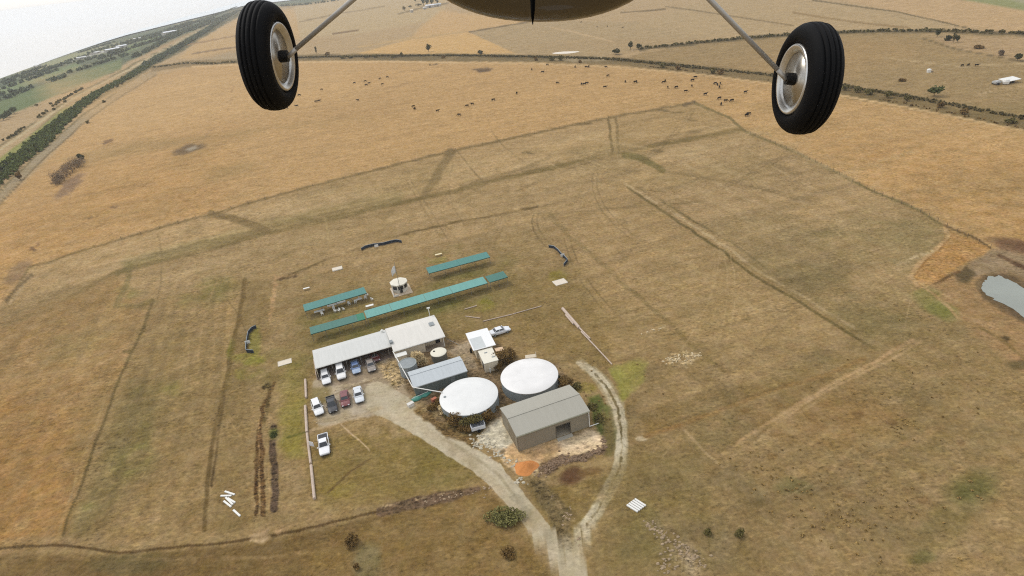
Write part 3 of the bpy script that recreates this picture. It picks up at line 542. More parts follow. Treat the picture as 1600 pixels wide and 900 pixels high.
# faint mowing strips and wheel tracks over the flying field and the side paddocks
def wline(x0, y0, ang, L, col, w, a, bend=0.0, seed=0, patch=(9, -.5, .3)):
    pts = []
    for k in range(9):
        t = k/8*L; th = ang+bend*(k/8)
        pts.append((x0+t*math.cos(th), y0+t*math.sin(th)))
    X = np.array([q[0] for q in pts]); Y = np.array([q[1] for q in pts]); u, v = project(X, Y, Z(X, Y))
    P.line([(float(i), float(j)) for i, j in zip(u, v)], col, w=w, soft=1.2, a=a, wob=(.8, 5), patch=patch+(seed,))
u_ = gx*math.cos(rad(17.6))+gy*math.sin(rad(17.6)); v_ = -gx*math.sin(rad(17.6))+gy*math.cos(rad(17.6))
def stripes(poly, coord, wl, amt, seed):
    i = P.sel(poly, 10); x, y = gpx[i], gpy[i]; ins = np.zeros(len(i), bool); n = len(poly)
    for j in range(n):
        x1, y1 = poly[j]; x2, y2 = poly[(j+1) % n]
        if y1 != y2: ins ^= ((y1 > y) != (y2 > y)) & (x < (x2-x1)*(y-y1)/(y2-y1)+x1)
    c = coord[i]+P.noise(30, seed)[i]*wl*.25; k = np.floor(c/wl); s = (_hash(k, k*0+1, seed)-.5)*1.3+np.sin(c/wl*2*math.pi)*.35
    m = (ins*(.45+.55*np.clip(P.noise(11, seed+1)[i]+.5, 0, 1)))[:, None]
    P.c[i, :3] *= 1+s[:, None]*amt*m
stripes([(180, 440), (380, 435), (350, 600), (318, 830), (96, 850), (205, 545)], u_, 3.1, .11, 61)
stripes([(-80, 560), (180, 440), (205, 545), (96, 850), (-300, 880)], u_, 4.3, .07, 62)
stripes([(45, 418), (330, 334), (700, 237), (1085, 161), (1165, 205), (820, 274), (530, 340), (183, 426)], v_, 4.0, .08, 63)
stripes([(530, 345), (960, 246), (1160, 205), (1370, 302), (1300, 500), (1000, 300), (860, 340), (560, 430)], v_, 5.0, .07, 64)
stripes([(866, 335), (975, 290), (1370, 548), (1010, 680), (960, 560)], v_, 2.6, .08, 65)
stripes([(1010, 690), (1370, 560), (1600, 620), (1600, 900), (940, 900)], v_, 3.4, .05, 66)
stripes([(0, 330), (240, 120), (960, 105), (1600, 205), (1600, 395), (1165, 205), (950, 184), (330, 334), (10, 470)], v_, 9.0, .035, 67)
rg = random.Random(3)
for k in range(46):
    x0, y0 = rg.uniform(-20, 110), rg.uniform(55, 230); an = BA_+rg.choice([0, 0, math.pi/2, math.pi/2, .5, -.35])+rg.uniform(-.06, .06); c_ = rg.choice([(190, 160, 112), (196, 166, 118), (120, 98, 60), (112, 92, 54)])
    w_ = rg.uniform(1.3, 2.4); L_ = rg.uniform(20, 90); bn = rg.uniform(-.3, .3)
    wline(x0, y0, an, L_, c_, w_, rg.uniform(.3, .6), bn, k)
    if rg.random() < .5: wline(x0+1.7*math.sin(an), y0-1.7*math.cos(an), an, L_, c_, w_, .4, bn, k)
for k in range(16):
    x0, y0 = rg.uniform(-110, -50), rg.uniform(70, 170); an = BA_+rg.choice([0, math.pi/2])+rg.uniform(-.05, .05)
    wline(x0, y0, an, rg.uniform(15, 60), rg.choice([(186, 150, 100), (116, 94, 54)]), rg.uniform(1.3, 2.4), .45, rg.uniform(-.15, .15), k+60)

def ground_material():
    m = bpy.data.materials.new('pasture'); m.use_nodes = True; n = m.node_tree.nodes; l = m.node_tree.links
    p = n['Principled BSDF']; p.inputs['Roughness'].default_value = .95; p.inputs['Specular IOR Level'].default_value = .08
    at_ = n.new('ShaderNodeAttribute'); at_.attribute_name = 'Col'
    t = n.new('ShaderNodeTexCoord')
    def noise(scale, detail, rough, mapping=None, rot=0):
        z = n.new('ShaderNodeTexNoise'); z.inputs['Scale'].default_value = scale; z.inputs['Detail'].default_value = detail; z.inputs['Roughness'].default_value = rough
        q = n.new('ShaderNodeMapping'); q.inputs['Rotation'].default_value = (0, 0, rot)
        if mapping: q.inputs['Scale'].default_value = mapping
        l.new(t.outputs['Object'], q.inputs[0]); l.new(q.outputs[0], z.inputs['Vector']); return z.outputs['Fac']
    def math_(op, a, b):
        x = n.new('ShaderNodeMath'); x.operation = op
        for i, v in enumerate((a, b)):
            if isinstance(v, (int, float)): x.inputs[i].default_value = v
            else: l.new(v, x.inputs[i])
        return x.outputs[0]
    def ramp(v, lo, hi):
        x = n.new('ShaderNodeMapRange'); x.inputs['From Min'].default_value = lo; x.inputs['From Max'].default_value = hi; l.new(v, x.inputs['Value']); return x.outputs[0]
    a = noise(1.5, 4, .7); b = noise(.32, 5, .65); c = noise(1.1, 4, .7, (.65, 1.4, 1), rad(-10)); d = noise(.06, 5, .6, (.6, 1.3, 1), rad(-12)); g_ = noise(.22, 4, .7, (.5, 1.0, 1), rad(-14)); pm = noise(.09, 4, .65)
    patch = ramp(pm, .36, .66)
    light = math_('MULTIPLY', ramp(c, .51, .62), math_('ADD', math_('MULTIPLY', patch, .46), .16))
    dark = math_('MULTIPLY', ramp(noise(1.4, 4, .7, (.75, 1.3, 1), rad(-24)), .48, .36), math_('ADD', math_('MULTIPLY', ramp(noise(.07, 3, .6), .4, .65), .44), .18))
    lg = math_('MULTIPLY', ramp(g_, .51, .62), .12); dg = math_('MULTIPLY', ramp(g_, .48, .38), .13)
    s_ = math_('ADD', math_('MULTIPLY', math_('SUBTRACT', a, .5), 1.9), math_('MULTIPLY', math_('SUBTRACT', b, .5), .9))
    s_ = math_('ADD', s_, math_('MULTIPLY', math_('SUBTRACT', d, .5), .25))
    s_ = math_('ADD', s_, math_('SUBTRACT', math_('ADD', light, lg), math_('ADD', dark, dg)))
    s_ = math_('MULTIPLY', s_, at_.outputs['Alpha'])
    f = math_('ADD', s_, 1.0); f = math_('MAXIMUM', f, .35)
    vm = n.new('ShaderNodeVectorMath'); vm.operation = 'SCALE'; l.new(at_.outputs['Color'], vm.inputs[0]); l.new(f, vm.inputs['Scale'])
    hs = n.new('ShaderNodeHueSaturation'); e = noise(.55, 4, .6); l.new(math_('ADD', math_('MULTIPLY', math_('SUBTRACT', e, .5), .03), .5), hs.inputs['Hue'])
    l.new(math_('ADD', math_('MULTIPLY', math_('SUBTRACT', b, .5), -.3), 1.0), hs.inputs['Saturation']); l.new(vm.outputs[0], hs.inputs['Color'])
    l.new(hs.outputs[0], p.inputs['Base Color'])
    bp = n.new('ShaderNodeBump'); bp.inputs['Strength'].default_value = .5; bp.inputs['Distance'].default_value = .25
    l.new(math_('ADD', a, c), bp.inputs['Height']); l.new(bp.outputs[0], p.inputs['Normal'])
    return m
def build_ground():
    R_, C_ = GSH
    i = np.arange(R_*C_).reshape(R_, C_)
    Fq = np.stack([i[:-1, :-1], i[:-1, 1:], i[1:, 1:], i[1:, :-1]], -1).reshape(-1, 4)
    V = np.stack([gx, gy, Z(gx, gy)], -1)
    o = raw_mesh('ground', V, Fq[:, ::-1] if False else Fq, ground_material())
    ca = o.data.color_attributes.new('Col', 'FLOAT_COLOR', 'POINT')
    v = P.c.copy(); rgb = v[:, :3]; lum = (rgb@np.array([.3, .59, .11]))[:, None]; rgb = np.clip(lum+(rgb-lum)*.90, 0, 255)/255.0
    v[:, :3] = np.where(rgb <= .04045, rgb/12.92, ((rgb+.055)/1.055)**2.4)/1.42*np.array([.94, .94, .90])
    ca.data.foreach_set('color', v.astype(np.float32).ravel())
    o.data.polygons.foreach_set('use_smooth', [True]*len(o.data.polygons))
    o['kind'] = 'structure'
    return o
ground = build_ground()

# ------------------------------------------------------------------ WATER
def water_sheet(name, pts, col, rough, lift=.05, label=None):
    ps = [at(*p, lift) for p in pts]; zc = sum(p.z for p in ps)/len(ps)
    n = len(ps); c = sum((Vector((p.x, p.y, 0)) for p in ps), Vector())/n
    # smooth the outline
    q = []; rw = random.Random(2)
    for i in range(n):
        a, b, d, e = ps[i-1], ps[i], ps[(i+1) % n], ps[(i+2) % n]
        for t in (0, .25, .5, .75):
            q.append(Vector([.5*((2*b[k])+(-a[k]+d[k])*t+(2*a[k]-5*b[k]+4*d[k]-e[k])*t*t+(-a[k]+3*b[k]-3*d[k]+e[k])*t**3) for k in range(3)])+Vector((rw.uniform(-.5, .5), rw.uniform(-.5, .5), 0)))
    m = MB(); m.add([(p.x, p.y, zc) for p in q], [tuple(range(len(q)))])
    o = m.build(name, mat(name+'_surface', col, rough=rough, var=.1, scale=.15, spec=.5), None)
    tag(o, label, None, None, 'structure'); return o
water_sheet('pond_water', [(1535, 447), (1538, 438), (1548, 432), (1562, 431), (1576, 437), (1600, 452), (1630, 470), (1650, 490), (1640, 504), (1612, 501), (1590, 489), (1566, 474), (1545, 462)], (146, 150, 138), .26)
water_sheet('shallow_water', [(862, 83.4), (880, 80.6), (905, 80.4), (886, 83.8)], (232, 214, 186), .3)
def sea():
    azs = np.radians(np.arange(-34.0, -12.0, .5)); m = MB(); vs = []
    k = kaz(azs); rh = np.sqrt(CAM_H/k)
    rows = []
    sh = np.interp(azs, np.radians([-34, -30, -26, -22, -17, -12]), [.9, .8, .66, .56, .48, .44])
    for f_ in (0, .25, .5, .75, 1):
        rr = rh*(sh+(.97-sh)*f_)
        rows.append([(r*math.sin(a), r*math.cos(a), float(Z(r*math.sin(a), r*math.cos(a)))+3.0) for r, a in zip(rr, azs)])
    C_ = len(azs); m.add([p for r in rows for p in r], [(i*C_+j, i*C_+j+1, (i+1)*C_+j+1, (i+1)*C_+j) for i in range(len(rows)-1) for j in range(C_-1)])
    o = m.build('sea', mat('sea_water', (214, 222, 224), rough=.3, var=.04, scale=.002), None, smooth=True); o['kind'] = 'structure'
sea()

# ------------------------------------------------------------------ VEGETATION
def quads(pts, size, rng, flat=.0):
    """leaf-sized faces of random turn at every point"""
    n = len(pts)
    a = rng.normal(size=(n, 3)); a /= np.linalg.norm(a, axis=1)[:, None]
    b = np.cross(a, rng.normal(size=(n, 3))); b /= np.linalg.norm(b, axis=1)[:, None]
    s = size*(.6+.8*rng.random(n))[:, None]
    a = a*s; b = b*s*.7
    V = np.stack([pts-a-b, pts+a-b*.6, pts+a*.8+b, pts-a*.7+b], 1).reshape(-1, 3)
    return V, np.arange(4*n).reshape(n, 4)
def cloud(c, rx, ry, rz, n, rng, lobes=7, base=0.0):
    """points spread through a lumpy crown; c is its foot"""
    L = []
    for i in range(lobes):
        d = rng.normal(size=3); d /= np.linalg.norm(d); k = rng.random()**.5*.62
        L.append((d*k, .34+.22*rng.random()))
    P_ = []
    for i in range(lobes):
        m = n//lobes; d = rng.normal(size=(m, 3)); d /= np.linalg.norm(d, axis=1)[:, None]
        r = (.45+.6*rng.random(m)**.6)[:, None]
        P_.append(L[i][0]+d*r*L[i][1])
    p = np.concatenate(P_); p = p*np.array([rx, ry, rz])+np.array([0, 0, rz*.9+base]); p[:, 2] = np.maximum(p[:, 2], .04)
    return p+np.array(c)
M_BARK = mat('bark', (96, 78, 56), rough=.9, var=.3, scale=6)
GREENS = {'dark': (66, 66, 40), 'olive': (92, 84, 48), 'brown': (108, 86, 50), 'dry': (186, 166, 126), 'grey': (120, 104, 84), 'green': (72, 78, 42), 'far': (84, 92, 68), 'scrub': (90, 80, 50), 'hedge': (84, 92, 50), 'bush': (108, 104, 62), 'tuss': (146, 122, 76)}
def leafmat(k): return mat('foliage_'+k, alb(*GREENS[k], k=.72), raw=True, rough=.85, var=.45, scale=1.1, spec=.1)
_vr = np.random.default_rng(5)
def bush(px, py, w_, h, kind, label, cat='bush', name='bush', leaf=.16, n=900, group=None, lobes=8, depth=None, stem=True, rz=0.0, trunk=0.0):
    p = at(px, py); t = thing(name, label, cat, p, rz, group)
    pts = cloud((0, 0, 0), w_/2, (depth or w_)/2, h/2/.95*(1-trunk), n, _vr, lobes, base=h*trunk)
    V, F = quads(pts, leaf, _vr); raw_mesh('crown' if trunk else 'foliage', V, F, leafmat(kind), t)
    m = MB()
    if trunk:
        r = max(.12, h*.03); m.tube((0, 0, -.2), (0, 0, h*.55), r, r*.6, 7)
        for i in range(5):
            a = i*1.26+px; z0 = h*(trunk*.8+.06*i); m.tube((0, 0, z0), (math.cos(a)*w_*.28, math.sin(a)*w_*.28, z0+h*.28), r*.5, r*.15, 5)
        m.build('trunk', M_BARK, t)
    elif stem:
        for i in range(6):
            a = i*1.05+px; m.tube((0, 0, -.1), (math.cos(a)*w_*.25, math.sin(a)*(depth or w_)*.25, h*.6), .05, .02, 5)
        m.build('stem', M_BARK, t)
    return t
def belt(name, label, cat, pts, width, h, step, kind, leaf, per=26, kindtag='stuff', gap=.0):
    """a continuous strip of scrub following pts (picture points), in metres width and h"""
    W = [at(*p) for p in pts]; allp = []; acc = 0
    for a, b in zip(W, W[1:]):
        L = (b-a).length; n = max(1, int(L/step)); d = (b-a)/max(L, 1e-6); nrm = Vector((-d.y, d.x, 0))
        for i in range(n):
            if gap and vnoise(np.array([(acc+i*step)/28.0]), np.array([hash(name) % 97*.0+3.3]), 71)[0] < gap: continue
            for _ in range(max(1, int(width/(h*1.3)))):
                c = a+d*(i*step+_vr.uniform(-1, 1)*step)+nrm*_vr.uniform(-.5, .5)*width
                hh = h*_vr.uniform(.45, 1.1); ww = hh*_vr.uniform(.7, 1.5)
                allp.append(cloud((c.x, c.y, float(Z(c.x, c.y))), ww*.7, ww*.7, hh*.5, per, _vr, 3))
        acc += L
    pp = np.concatenate(allp); V, F = quads(pp, leaf, _vr)
    o = raw_mesh(name, V, F, leafmat(kind)); tag(o, label, cat, None, kindtag); return o
H1 = [(-40, 316), (0, 276), (67, 222), (120, 170), (155, 146), (207, 118), (230, 103)]
belt('scrub_belt', 'dense dark green scrub belt along the left edge road', 'scrub', H1, 13, 3.0, 1.9, 'hedge', .55, 44)
belt('scrub_belt', 'second row of dark green scrub along the pale verge at left', 'scrub', [(-40, 298), (0, 263), (55, 218), (108, 174), (150, 147)], 6, 2.6, 2.0, 'hedge', .5, 34)
belt('scrub_belt', 'dark roadside trees running to the horizon at upper left', 'scrub', [(230, 103), (275, 77), (312, 55), (345, 33), (372, 17)], 16, 4, 4.0, 'far', 1.1, 26)
belt('scrub_belt', 'broken line of low bushes beside the far left track', 'scrub', [(8, 220), (40, 200), (95, 158), (130, 138)], 3, 2.2, 3.0, 'olive', .6, 26, gap=.5)
belt('scrub_belt', 'low scrub following the creek beyond the golden paddock', 'scrub', [(466, 90), (600, 87.5), (720, 87), (840, 89), (960, 93), (1100, 107)], 5, .9, 1.6, 'scrub', .5, 14, gap=.1)
belt('scrub_belt', 'olive scrub in the creek reserve at the right of the paddock', 'scrub', [(1100, 107), (1200, 117), (1310, 133), (1450, 157), (1610, 187)], 4, .75, 1.6, 'scrub', .35, 12, gap=.3)
belt('scrub_belt', 'low brown growth along the golden paddock fence at right', 'scrub', [(1010, 104), (1100, 113), (1200, 126), (1310, 142), (1450, 170), (1610, 203)], 2, .6, 3.2, 'brown', .3, 10, gap=.45)
belt('hedgerow', 'dark hedgerow crossing the upper right fields', 'hedgerow', [(1000, 76), (1050, 71), (1100, 66), (1200, 57), (1290, 52), (1380, 49), (1480, 49), (1530, 51), (1610, 53)], 5, 2.0, 1.2, 'olive', .5, 22, gap=.14)
belt('scrub_belt', 'scrub along the creek between the left wheel and the road', 'scrub', [(240, 106), (290, 99), (330, 100), (375, 97)], 6, 2.2, 2.0, 'olive', .4, 18, gap=.3)
FARB = [((0, 141), (50, 124), (90, 110)), ((200, 78), (260, 58), (300, 42)), ((120, 100), (170, 84), (200, 76)), ((280, 44), (330, 27), (370, 12)), ((40, 122), (90, 103), (140, 86)), ((220, 72), (290, 48)), ((300, 48), (350, 28)), ((0, 150), (30, 141)), ((160, 92), (196, 80)), ((230, 62), (300, 38)), ((110, 114), (150, 102), (200, 86)), ((167, 80), (205, 68), (242, 57)), ((245, 71), (290, 50), (332, 29)), ((28, 147), (46, 138)), ((190, 70), (250, 52), (300, 34)),
        ((60, 116), (100, 100)), ((0, 134), (60, 114), (120, 96)), ((210, 90), (246, 72)), ((120, 84), (180, 66)), ((0, 158), (22, 150)), ((262, 60), (315, 40), (360, 22)), ((80, 128), (108, 118)), ((0, 130), (70, 104)), ((140, 84), (205, 64), (240, 54))]
for i, f_ in enumerate(FARB):
    belt('shelter_belt', 'row of dark trees between the hazy green fields at far left', 'trees', f_, 12, 5.5, 5, 'far', 1.5, 26, gap=.08)
belt('shelter_belt', 'line of trees behind the left wheel strut near the top edge', 'trees', [(440, 10), (484, 7), (535, 0)], 8, 7, 7, 'far', 2, 22)

# single bushes and trees of the creek line and the far fields
BL = [(536, 91.5, 14, 3, 'olive'), (548, 91, 10, 3, 'olive'), (573, 90.5, 12, 3, 'olive'), (586, 90, 9, 3.2, 'olive'), (616, 90.5, 8, 3, 'olive'), (627, 89, 6, 4, 'olive'), (693, 91, 8, 2.5, 'brown'), (837, 95, 5, 2.4, 'brown'),
      (862, 94.5, 8, 2.6, 'olive'), (876, 94, 10, 3.4, 'olive'), (906, 98, 5, 2.2, 'brown'), (1035, 106, 8, 3.2, 'olive'), (1060, 109, 7, 2.6, 'brown'), (1114, 115, 7, 3.4, 'olive'), (1126, 116.5, 8, 3, 'brown'),
      (1320, 141, 6, 2.4, 'olive'), (1340, 144, 6, 2.6, 'olive'), (1358, 148, 7, 2.8, 'olive'), (1388, 153, 6, 3, 'olive'), (1417, 158, 5, 2.6, 'olive'), (1469, 168, 5, 2, 'brown'), (1506, 178, 6, 2, 'brown'), (1580, 192, 7, 2, 'olive')]
for b in BL:
    bush(b[0], b[1], b[2]*.62, b[3], b[4], 'low olive-brown bush growing in the creek reserve behind the cattle paddock', group='bushes along the creek reserve', leaf=.4, n=160)
TR = [(670, 81, 6.5, 7, 'dark', 'lone dark tree standing on the golden wedge-shaped field'), (750, 84, 6, 3.4, 'dark', 'dark low bush at the right foot of the golden wedge field'), (495, 84, 2.5, 7, 'dark', 'thin tall tree by the creek right of the left wheel'),
      (512, 86, 7, 3, 'brown', 'brown flat bush right of the thin tall creek tree'), (964, 85, 8, 4, 'dark', 'dark round bush where the two creek lines meet'), (985, 78, 4, 6.5, 'dark', 'slim dark tree at the left end of the upper hedgerow'),
      (998, 77, 5, 4, 'dark', 'small dark tree just right of the slim tree on the hedgerow'), (1459, 151, 7, 4.5, 'green', 'bright green bush behind the creek line at far right'), (1481, 63, 5, 3.2, 'dark', 'dark bush under the upper hedgerow left of two thin trees'),
      (1490, 66, 2, 5, 'olive', 'left one of two thin trees below the upper hedgerow'), (1496, 66, 2, 4, 'dark', 'right one of two thin trees below the upper hedgerow'), (1464, 58, 3.4, 4.5, 'dark', 'small tree touching the upper hedgerow near the right edge'),
      (1528, 76, 6, 2, 'brown', 'flat brown bush on the field fence near the right edge'), (1589, 95, 4.5, 4, 'dark', 'dark round bush above the white trailer at right edge'), (1564, 87, 3, 3, 'grey', 'grey spindly bush left of the dark round one at right edge'),
      (1410, 127, 3, 1.2, 'brown', 'tiny brown bush below the white water trough'), (632, 17, 10, 9, 'olive', 'olive tree at the left end of the distant farmstead'), (641, 12, 10, 4, 'olive', 'low olive bushes between farmstead tree and sheds'),
      (654, 10, 16, 5, 'olive', 'wide low hedge just left of the farmstead sheds'), (32, 281, 3.2, 4, 'brown', 'small dark bush on the track beside the left scrub belt')]
for b in TR:
    bush(b[0], b[1], b[2], b[3], b[4], b[5], cat='tree' if b[3] >= 4 else 'bush', name='tree' if b[3] >= 4 else 'bush', leaf=.45, n=260, trunk=.22 if b[3] >= 4 else 0)
for k_, (x_, y_) in enumerate([(662, 9), (668, 8), (675, 8), (650, 3), (683, 6)]):
    bush(x_, y_, 9, 15, 'far', ['tall dark tree behind the white roofs of the distant farmstead'][0], cat='tree', name='tree', leaf=1.1, n=240, trunk=.1, group='tall trees of the distant farmstead')
for x_, y_, w_ in [(6, 188, 9), (16, 183, 9), (23, 178, 7)]:
    bush(x_, y_, w_, 6.5, 'far', 'dark tree in the clump at the left edge below green fields', cat='tree', name='tree', leaf=.7, n=260, trunk=.15, group='tree clump at the left edge')
for x_, y_ in [(80, 163), (58, 166), (65, 208), (52, 216), (85, 172), (102, 160), (112, 148), (184, 136), (190, 132), (163, 160), (137, 193), (202, 124)]:
    bush(x_, y_, 3.6, 2.2, 'olive', 'small olive shrub scattered along the verge of the left road', leaf=.4, n=110, group='shrubs along the left road')
# the bare thicket and its dark cypress
t = thing('thicket', 'long bare grey-brown thicket alone in the golden paddock at left', 'thicket', at(108, 272))
a0, a1 = at(88, 290), at(128, 256); dd = a1-a0; pp = []
for i in range(26):
    f_ = i/25; c = a0+dd*f_-Vector(t.location); hh = 6.4*(.5+.6*math.sin(f_*2.9))*_vr.uniform(.8, 1.1)
    pp.append(cloud((c.x+_vr.normal()*1.6, c.y+_vr.normal()*2.0, 0), 3.2, 3.2, hh*.5, 300, _vr, 6))
V, F = quads(np.concatenate(pp), .13, _vr); raw_mesh('twigs', V, F, leafmat('grey'), t)
m = MB()
for i in range(34):
    c = a0+dd*(i/33)-Vector(t.location); x_, y_ = c.x+_vr.normal()*.8, c.y+_vr.normal()*.8
    for j in range(3): m.tube((x_, y_, -.1), (x_+_vr.normal()*.9, y_+_vr.normal()*.9, _vr.uniform(2, 3.6)), .05, .02, 4)
m.build('stem', M_BARK, t)
bush(129, 252, 3.8, 4.6, 'dark', 'dark round evergreen tree at the right end of the bare thicket', cat='tree', name='tree', leaf=.28, n=1300, trunk=.12)
# near bushes
NB = [(790, 810, 6.4, 1.25, 'bush', 'wide dark green bush on the left side of the gravel road', .12, 3000, 4.2),
      (552, 848, 3.1, 1.8, 'brown', 'round brown bush in the dry grass at the bottom left', .1, 1800, None), (558, 888, 1.1, .9, 'brown', 'tiny brown bush below the round brown one', .08, 400, None),
      (795, 866, 2.6, .8, 'brown', 'faint low brown bush beneath the wide green one', .09, 900, None), (1106, 834, 1.2, .9, 'olive', 'small dark bush right of the pale rubble at bottom', .08, 500, None), (1155, 836, 1.6, 1.0, 'olive', 'slightly larger dark bush further right of the pale rubble', .08, 600, None),
      (790, 568, 5.2, 3.2, 'brown', 'brown-green bush between the white toilet block and far tank', .11, 2600, 4.4), (778, 577, 2.8, 1.8, 'brown', 'low brown bush at the foot of the white toilet block', .1, 1400, None),
      (886, 606, 3.6, 2.6, 'brown', 'dark brown bush right of the far water tank', .1, 1800, None), (902, 607, 2.0, 1.3, 'olive', 'small olive bush behind the olive shed', .1, 900, None),
      (716, 661, 5.0, 2.6, 'brown', 'brown bush at the left in front of the near tank', .11, 2600, 3.0), (740, 665, 4.8, 2.6, 'olive', 'olive bush in the middle in front of the near tank', .11, 2600, 3.0), (762, 656, 3.2, 2.2, 'brown', 'brown bush at the right in front of the near tank', .1, 1900, 2.4),
      (694, 645, 3.0, 1.5, 'dry', 'straggly dry bush left of the near tank', .1, 1200, None), (685, 632, 2.2, 1.1, 'brown', 'low brown bush under the white pipe end', .09, 800, None), (926, 636, 2.2, .45, 'olive', 'low green shrub beside the olive shed downpipe', .09, 700, 3.4), (938, 656, 2.2, .4, 'olive', 'low green shrub by the two-track lane near the shed', .09, 700, 3.8), (676, 640, 3.0, 1.2, 'brown', 'brown shrub at the edge of the drive below the dinghy', .1, 1300, 2.2), (706, 652, 3.2, 1.7, 'olive', 'olive shrub left of the bushes before the near tank', .1, 1500, 2.4), (728, 672, 3.6, 1.2, 'brown', 'low brown shrub on the drive side of the near tank bushes', .1, 1500, 2.4), (872, 598, 2.6, 1.6, 'dark', 'dark shrub tight against the far tank wall', .1, 1300, 2.2), (798, 556, 2.6, 1.8, 'brown', 'brown shrub behind the far tank beside the platform', .1, 1300, 2.4), (770, 640, 2.2, 1.5, 'brown', 'brown shrub between the near tank and the olive shed', .1, 1100, 2.0),
      (657, 571, 4.0, 3.6, 'dry', 'pale dry climbing plant against the clubhouse wall between small tanks', .13, 2600, 2.4), (428, 681, 1.6, .7, 'green', 'small green bush at the head of the muddy trench', .09, 500, None)]
for b in NB:
    bush(b[0], b[1], b[2], b[3], b[4], b[5], leaf=b[6], n=b[7], depth=b[8], lobes=12)
# tussocks over the rough ground at the lower right: uncountable
def tussocks():
    rng = np.random.default_rng(11); pp = []
    def scat(n, cx, cy, sx, sy, ang, r0=.14, r1=.32):
        for _ in range(n):
            u, v = rng.normal()*sx, rng.normal()*sy; a = rad(ang)
            q = at(cx+u*math.cos(a)-v*math.sin(a), cy+u*math.sin(a)+v*math.cos(a)); r = rng.uniform(r0, r1)
            pp.append(cloud((q.x, q.y, q.z), r, r, r*.5, 24, rng, 2))
    scat(52, 1270, 780, 60, 22, 28); scat(18, 1180, 740, 26, 16, 30); scat(22, 1340, 840, 50, 18, 20); scat(14, 1380, 780, 40, 20, 10); scat(20, 1410, 670, 16, 8, 10); scat(14, 1430, 800, 80, 40, 0, .2, .35)
    scat(30, 1440, 620, 90, 60, 0, .18, .3); scat(40, 900, 600, 60, 30, 0, .12, .22)
    V, F = quads(np.concatenate(pp), .10, rng); o = raw_mesh('grass_tussocks', V, F, leafmat('tuss')); tag(o, 'dark grass tussocks dotted over the dry slope at lower right', 'tussocks', None, 'stuff')
tussocks()
# rubble: uncountable broken rock
def rubble(name, label, spots, col, seed, rmin=.12, rmax=.38):
    rng = np.random.default_rng(seed); m = MB()
    for (cx, cy, sx, sy, ang, n) in spots:
        for _ in range(n):
            u, v = rng.normal()*sx, rng.normal()*sy; a = rad(ang); q = at(cx+u*math.cos(a)-v*math.sin(a), cy+u*math.sin(a)+v*math.cos(a)); r = rng.uniform(rmin, rmax)*rng.uniform(.6, 1)
            vs = []
            for (z, rr) in ((-.3, .9), (.15, 1.0), (.55, .55)):
                for i in range(6): t_ = i*math.pi/3; k = rng.uniform(.7, 1.2); vs.append((q.x+r*rr*k*math.cos(t_), q.y+r*rr*k*math.sin(t_)*.8, q.z+r*z*rng.uniform(.8, 1.2)))
            fs = [(i, (i+1) % 6, 6+(i+1) % 6, 6+i) for i in range(6)]+[(6+i, 6+(i+1) % 6, 12+(i+1) % 6, 12+i) for i in range(6)]+[tuple(range(12, 18))]
            m.add(vs, fs)
    o = m.build(name, mat(name+'_'+str(seed), col, rough=.9, var=.3, scale=1.5), None); tag(o, label, 'rocks', None, 'stuff')
rubble('rubble', 'pale broken rocks along the road edge left of the olive shed', [(757, 690, 8, 5, 20, 60), (775, 706, 7, 5, 40, 35), (745, 695, 6, 3, 30, 20), (800, 722, 8, 4, 30, 16), (812, 752, 4, 4, 40, 12)], (206, 196, 172), 1)
rubble('rubble', 'brown rubble bank curving round the crushed rock pad', [(858, 729, 9, 4, -30, 70), (878, 719, 9, 4, -15, 70), (905, 716, 10, 3, -8, 60), (930, 706, 8, 3, -20, 50), (944, 692, 3, 5, 0, 24)], (140, 116, 92), 2)
rubble('rubble', 'scattered pale stones in the dirt below the sand pile', [(846, 742, 6, 3, 0, 10), (862, 775, 3, 2, 0, 3), (885, 805, 6, 8, 50, 24), (760, 762, 6, 4, 0, 14), (700, 776, 20, 3, -12, 26), (903, 845, 3, 8, 20, 6)], (176, 152, 122), 3, .1, .25)
rubble('rubble', 'pale rubble patch in the grass at the bottom of the picture', [(1020, 826, 10, 4, 30, 30), (1045, 842, 12, 6, 40, 40), (1075, 868, 16, 8, 30, 60), (1040, 880, 10, 8, 0, 26)], (172, 150, 120), 4, .12, .34)
rubble('rubble', 'white stones spilled in the grass right of the log fence', [(1050, 563, 6, 3, 0, 26), (1070, 560, 9, 4, -10, 40), (1090, 555, 5, 2, 0, 14), (1020, 516, 6, 1.5, -14, 9)], (216, 196, 158), 5, .12, .32)
rubble('rubble', 'loose stones edging the car park and planted bank', [(606, 574, 8, 7, 30, 60), (560, 600, 26, 1.4, -15, 30), (500, 656, 8, 3, 0, 16), (530, 655, 20, 2, -10, 18), (645, 632, 4, 3, 30, 8), (620, 597, 6, 8, 0, 20)], (190, 168, 132), 6, .1, .26)

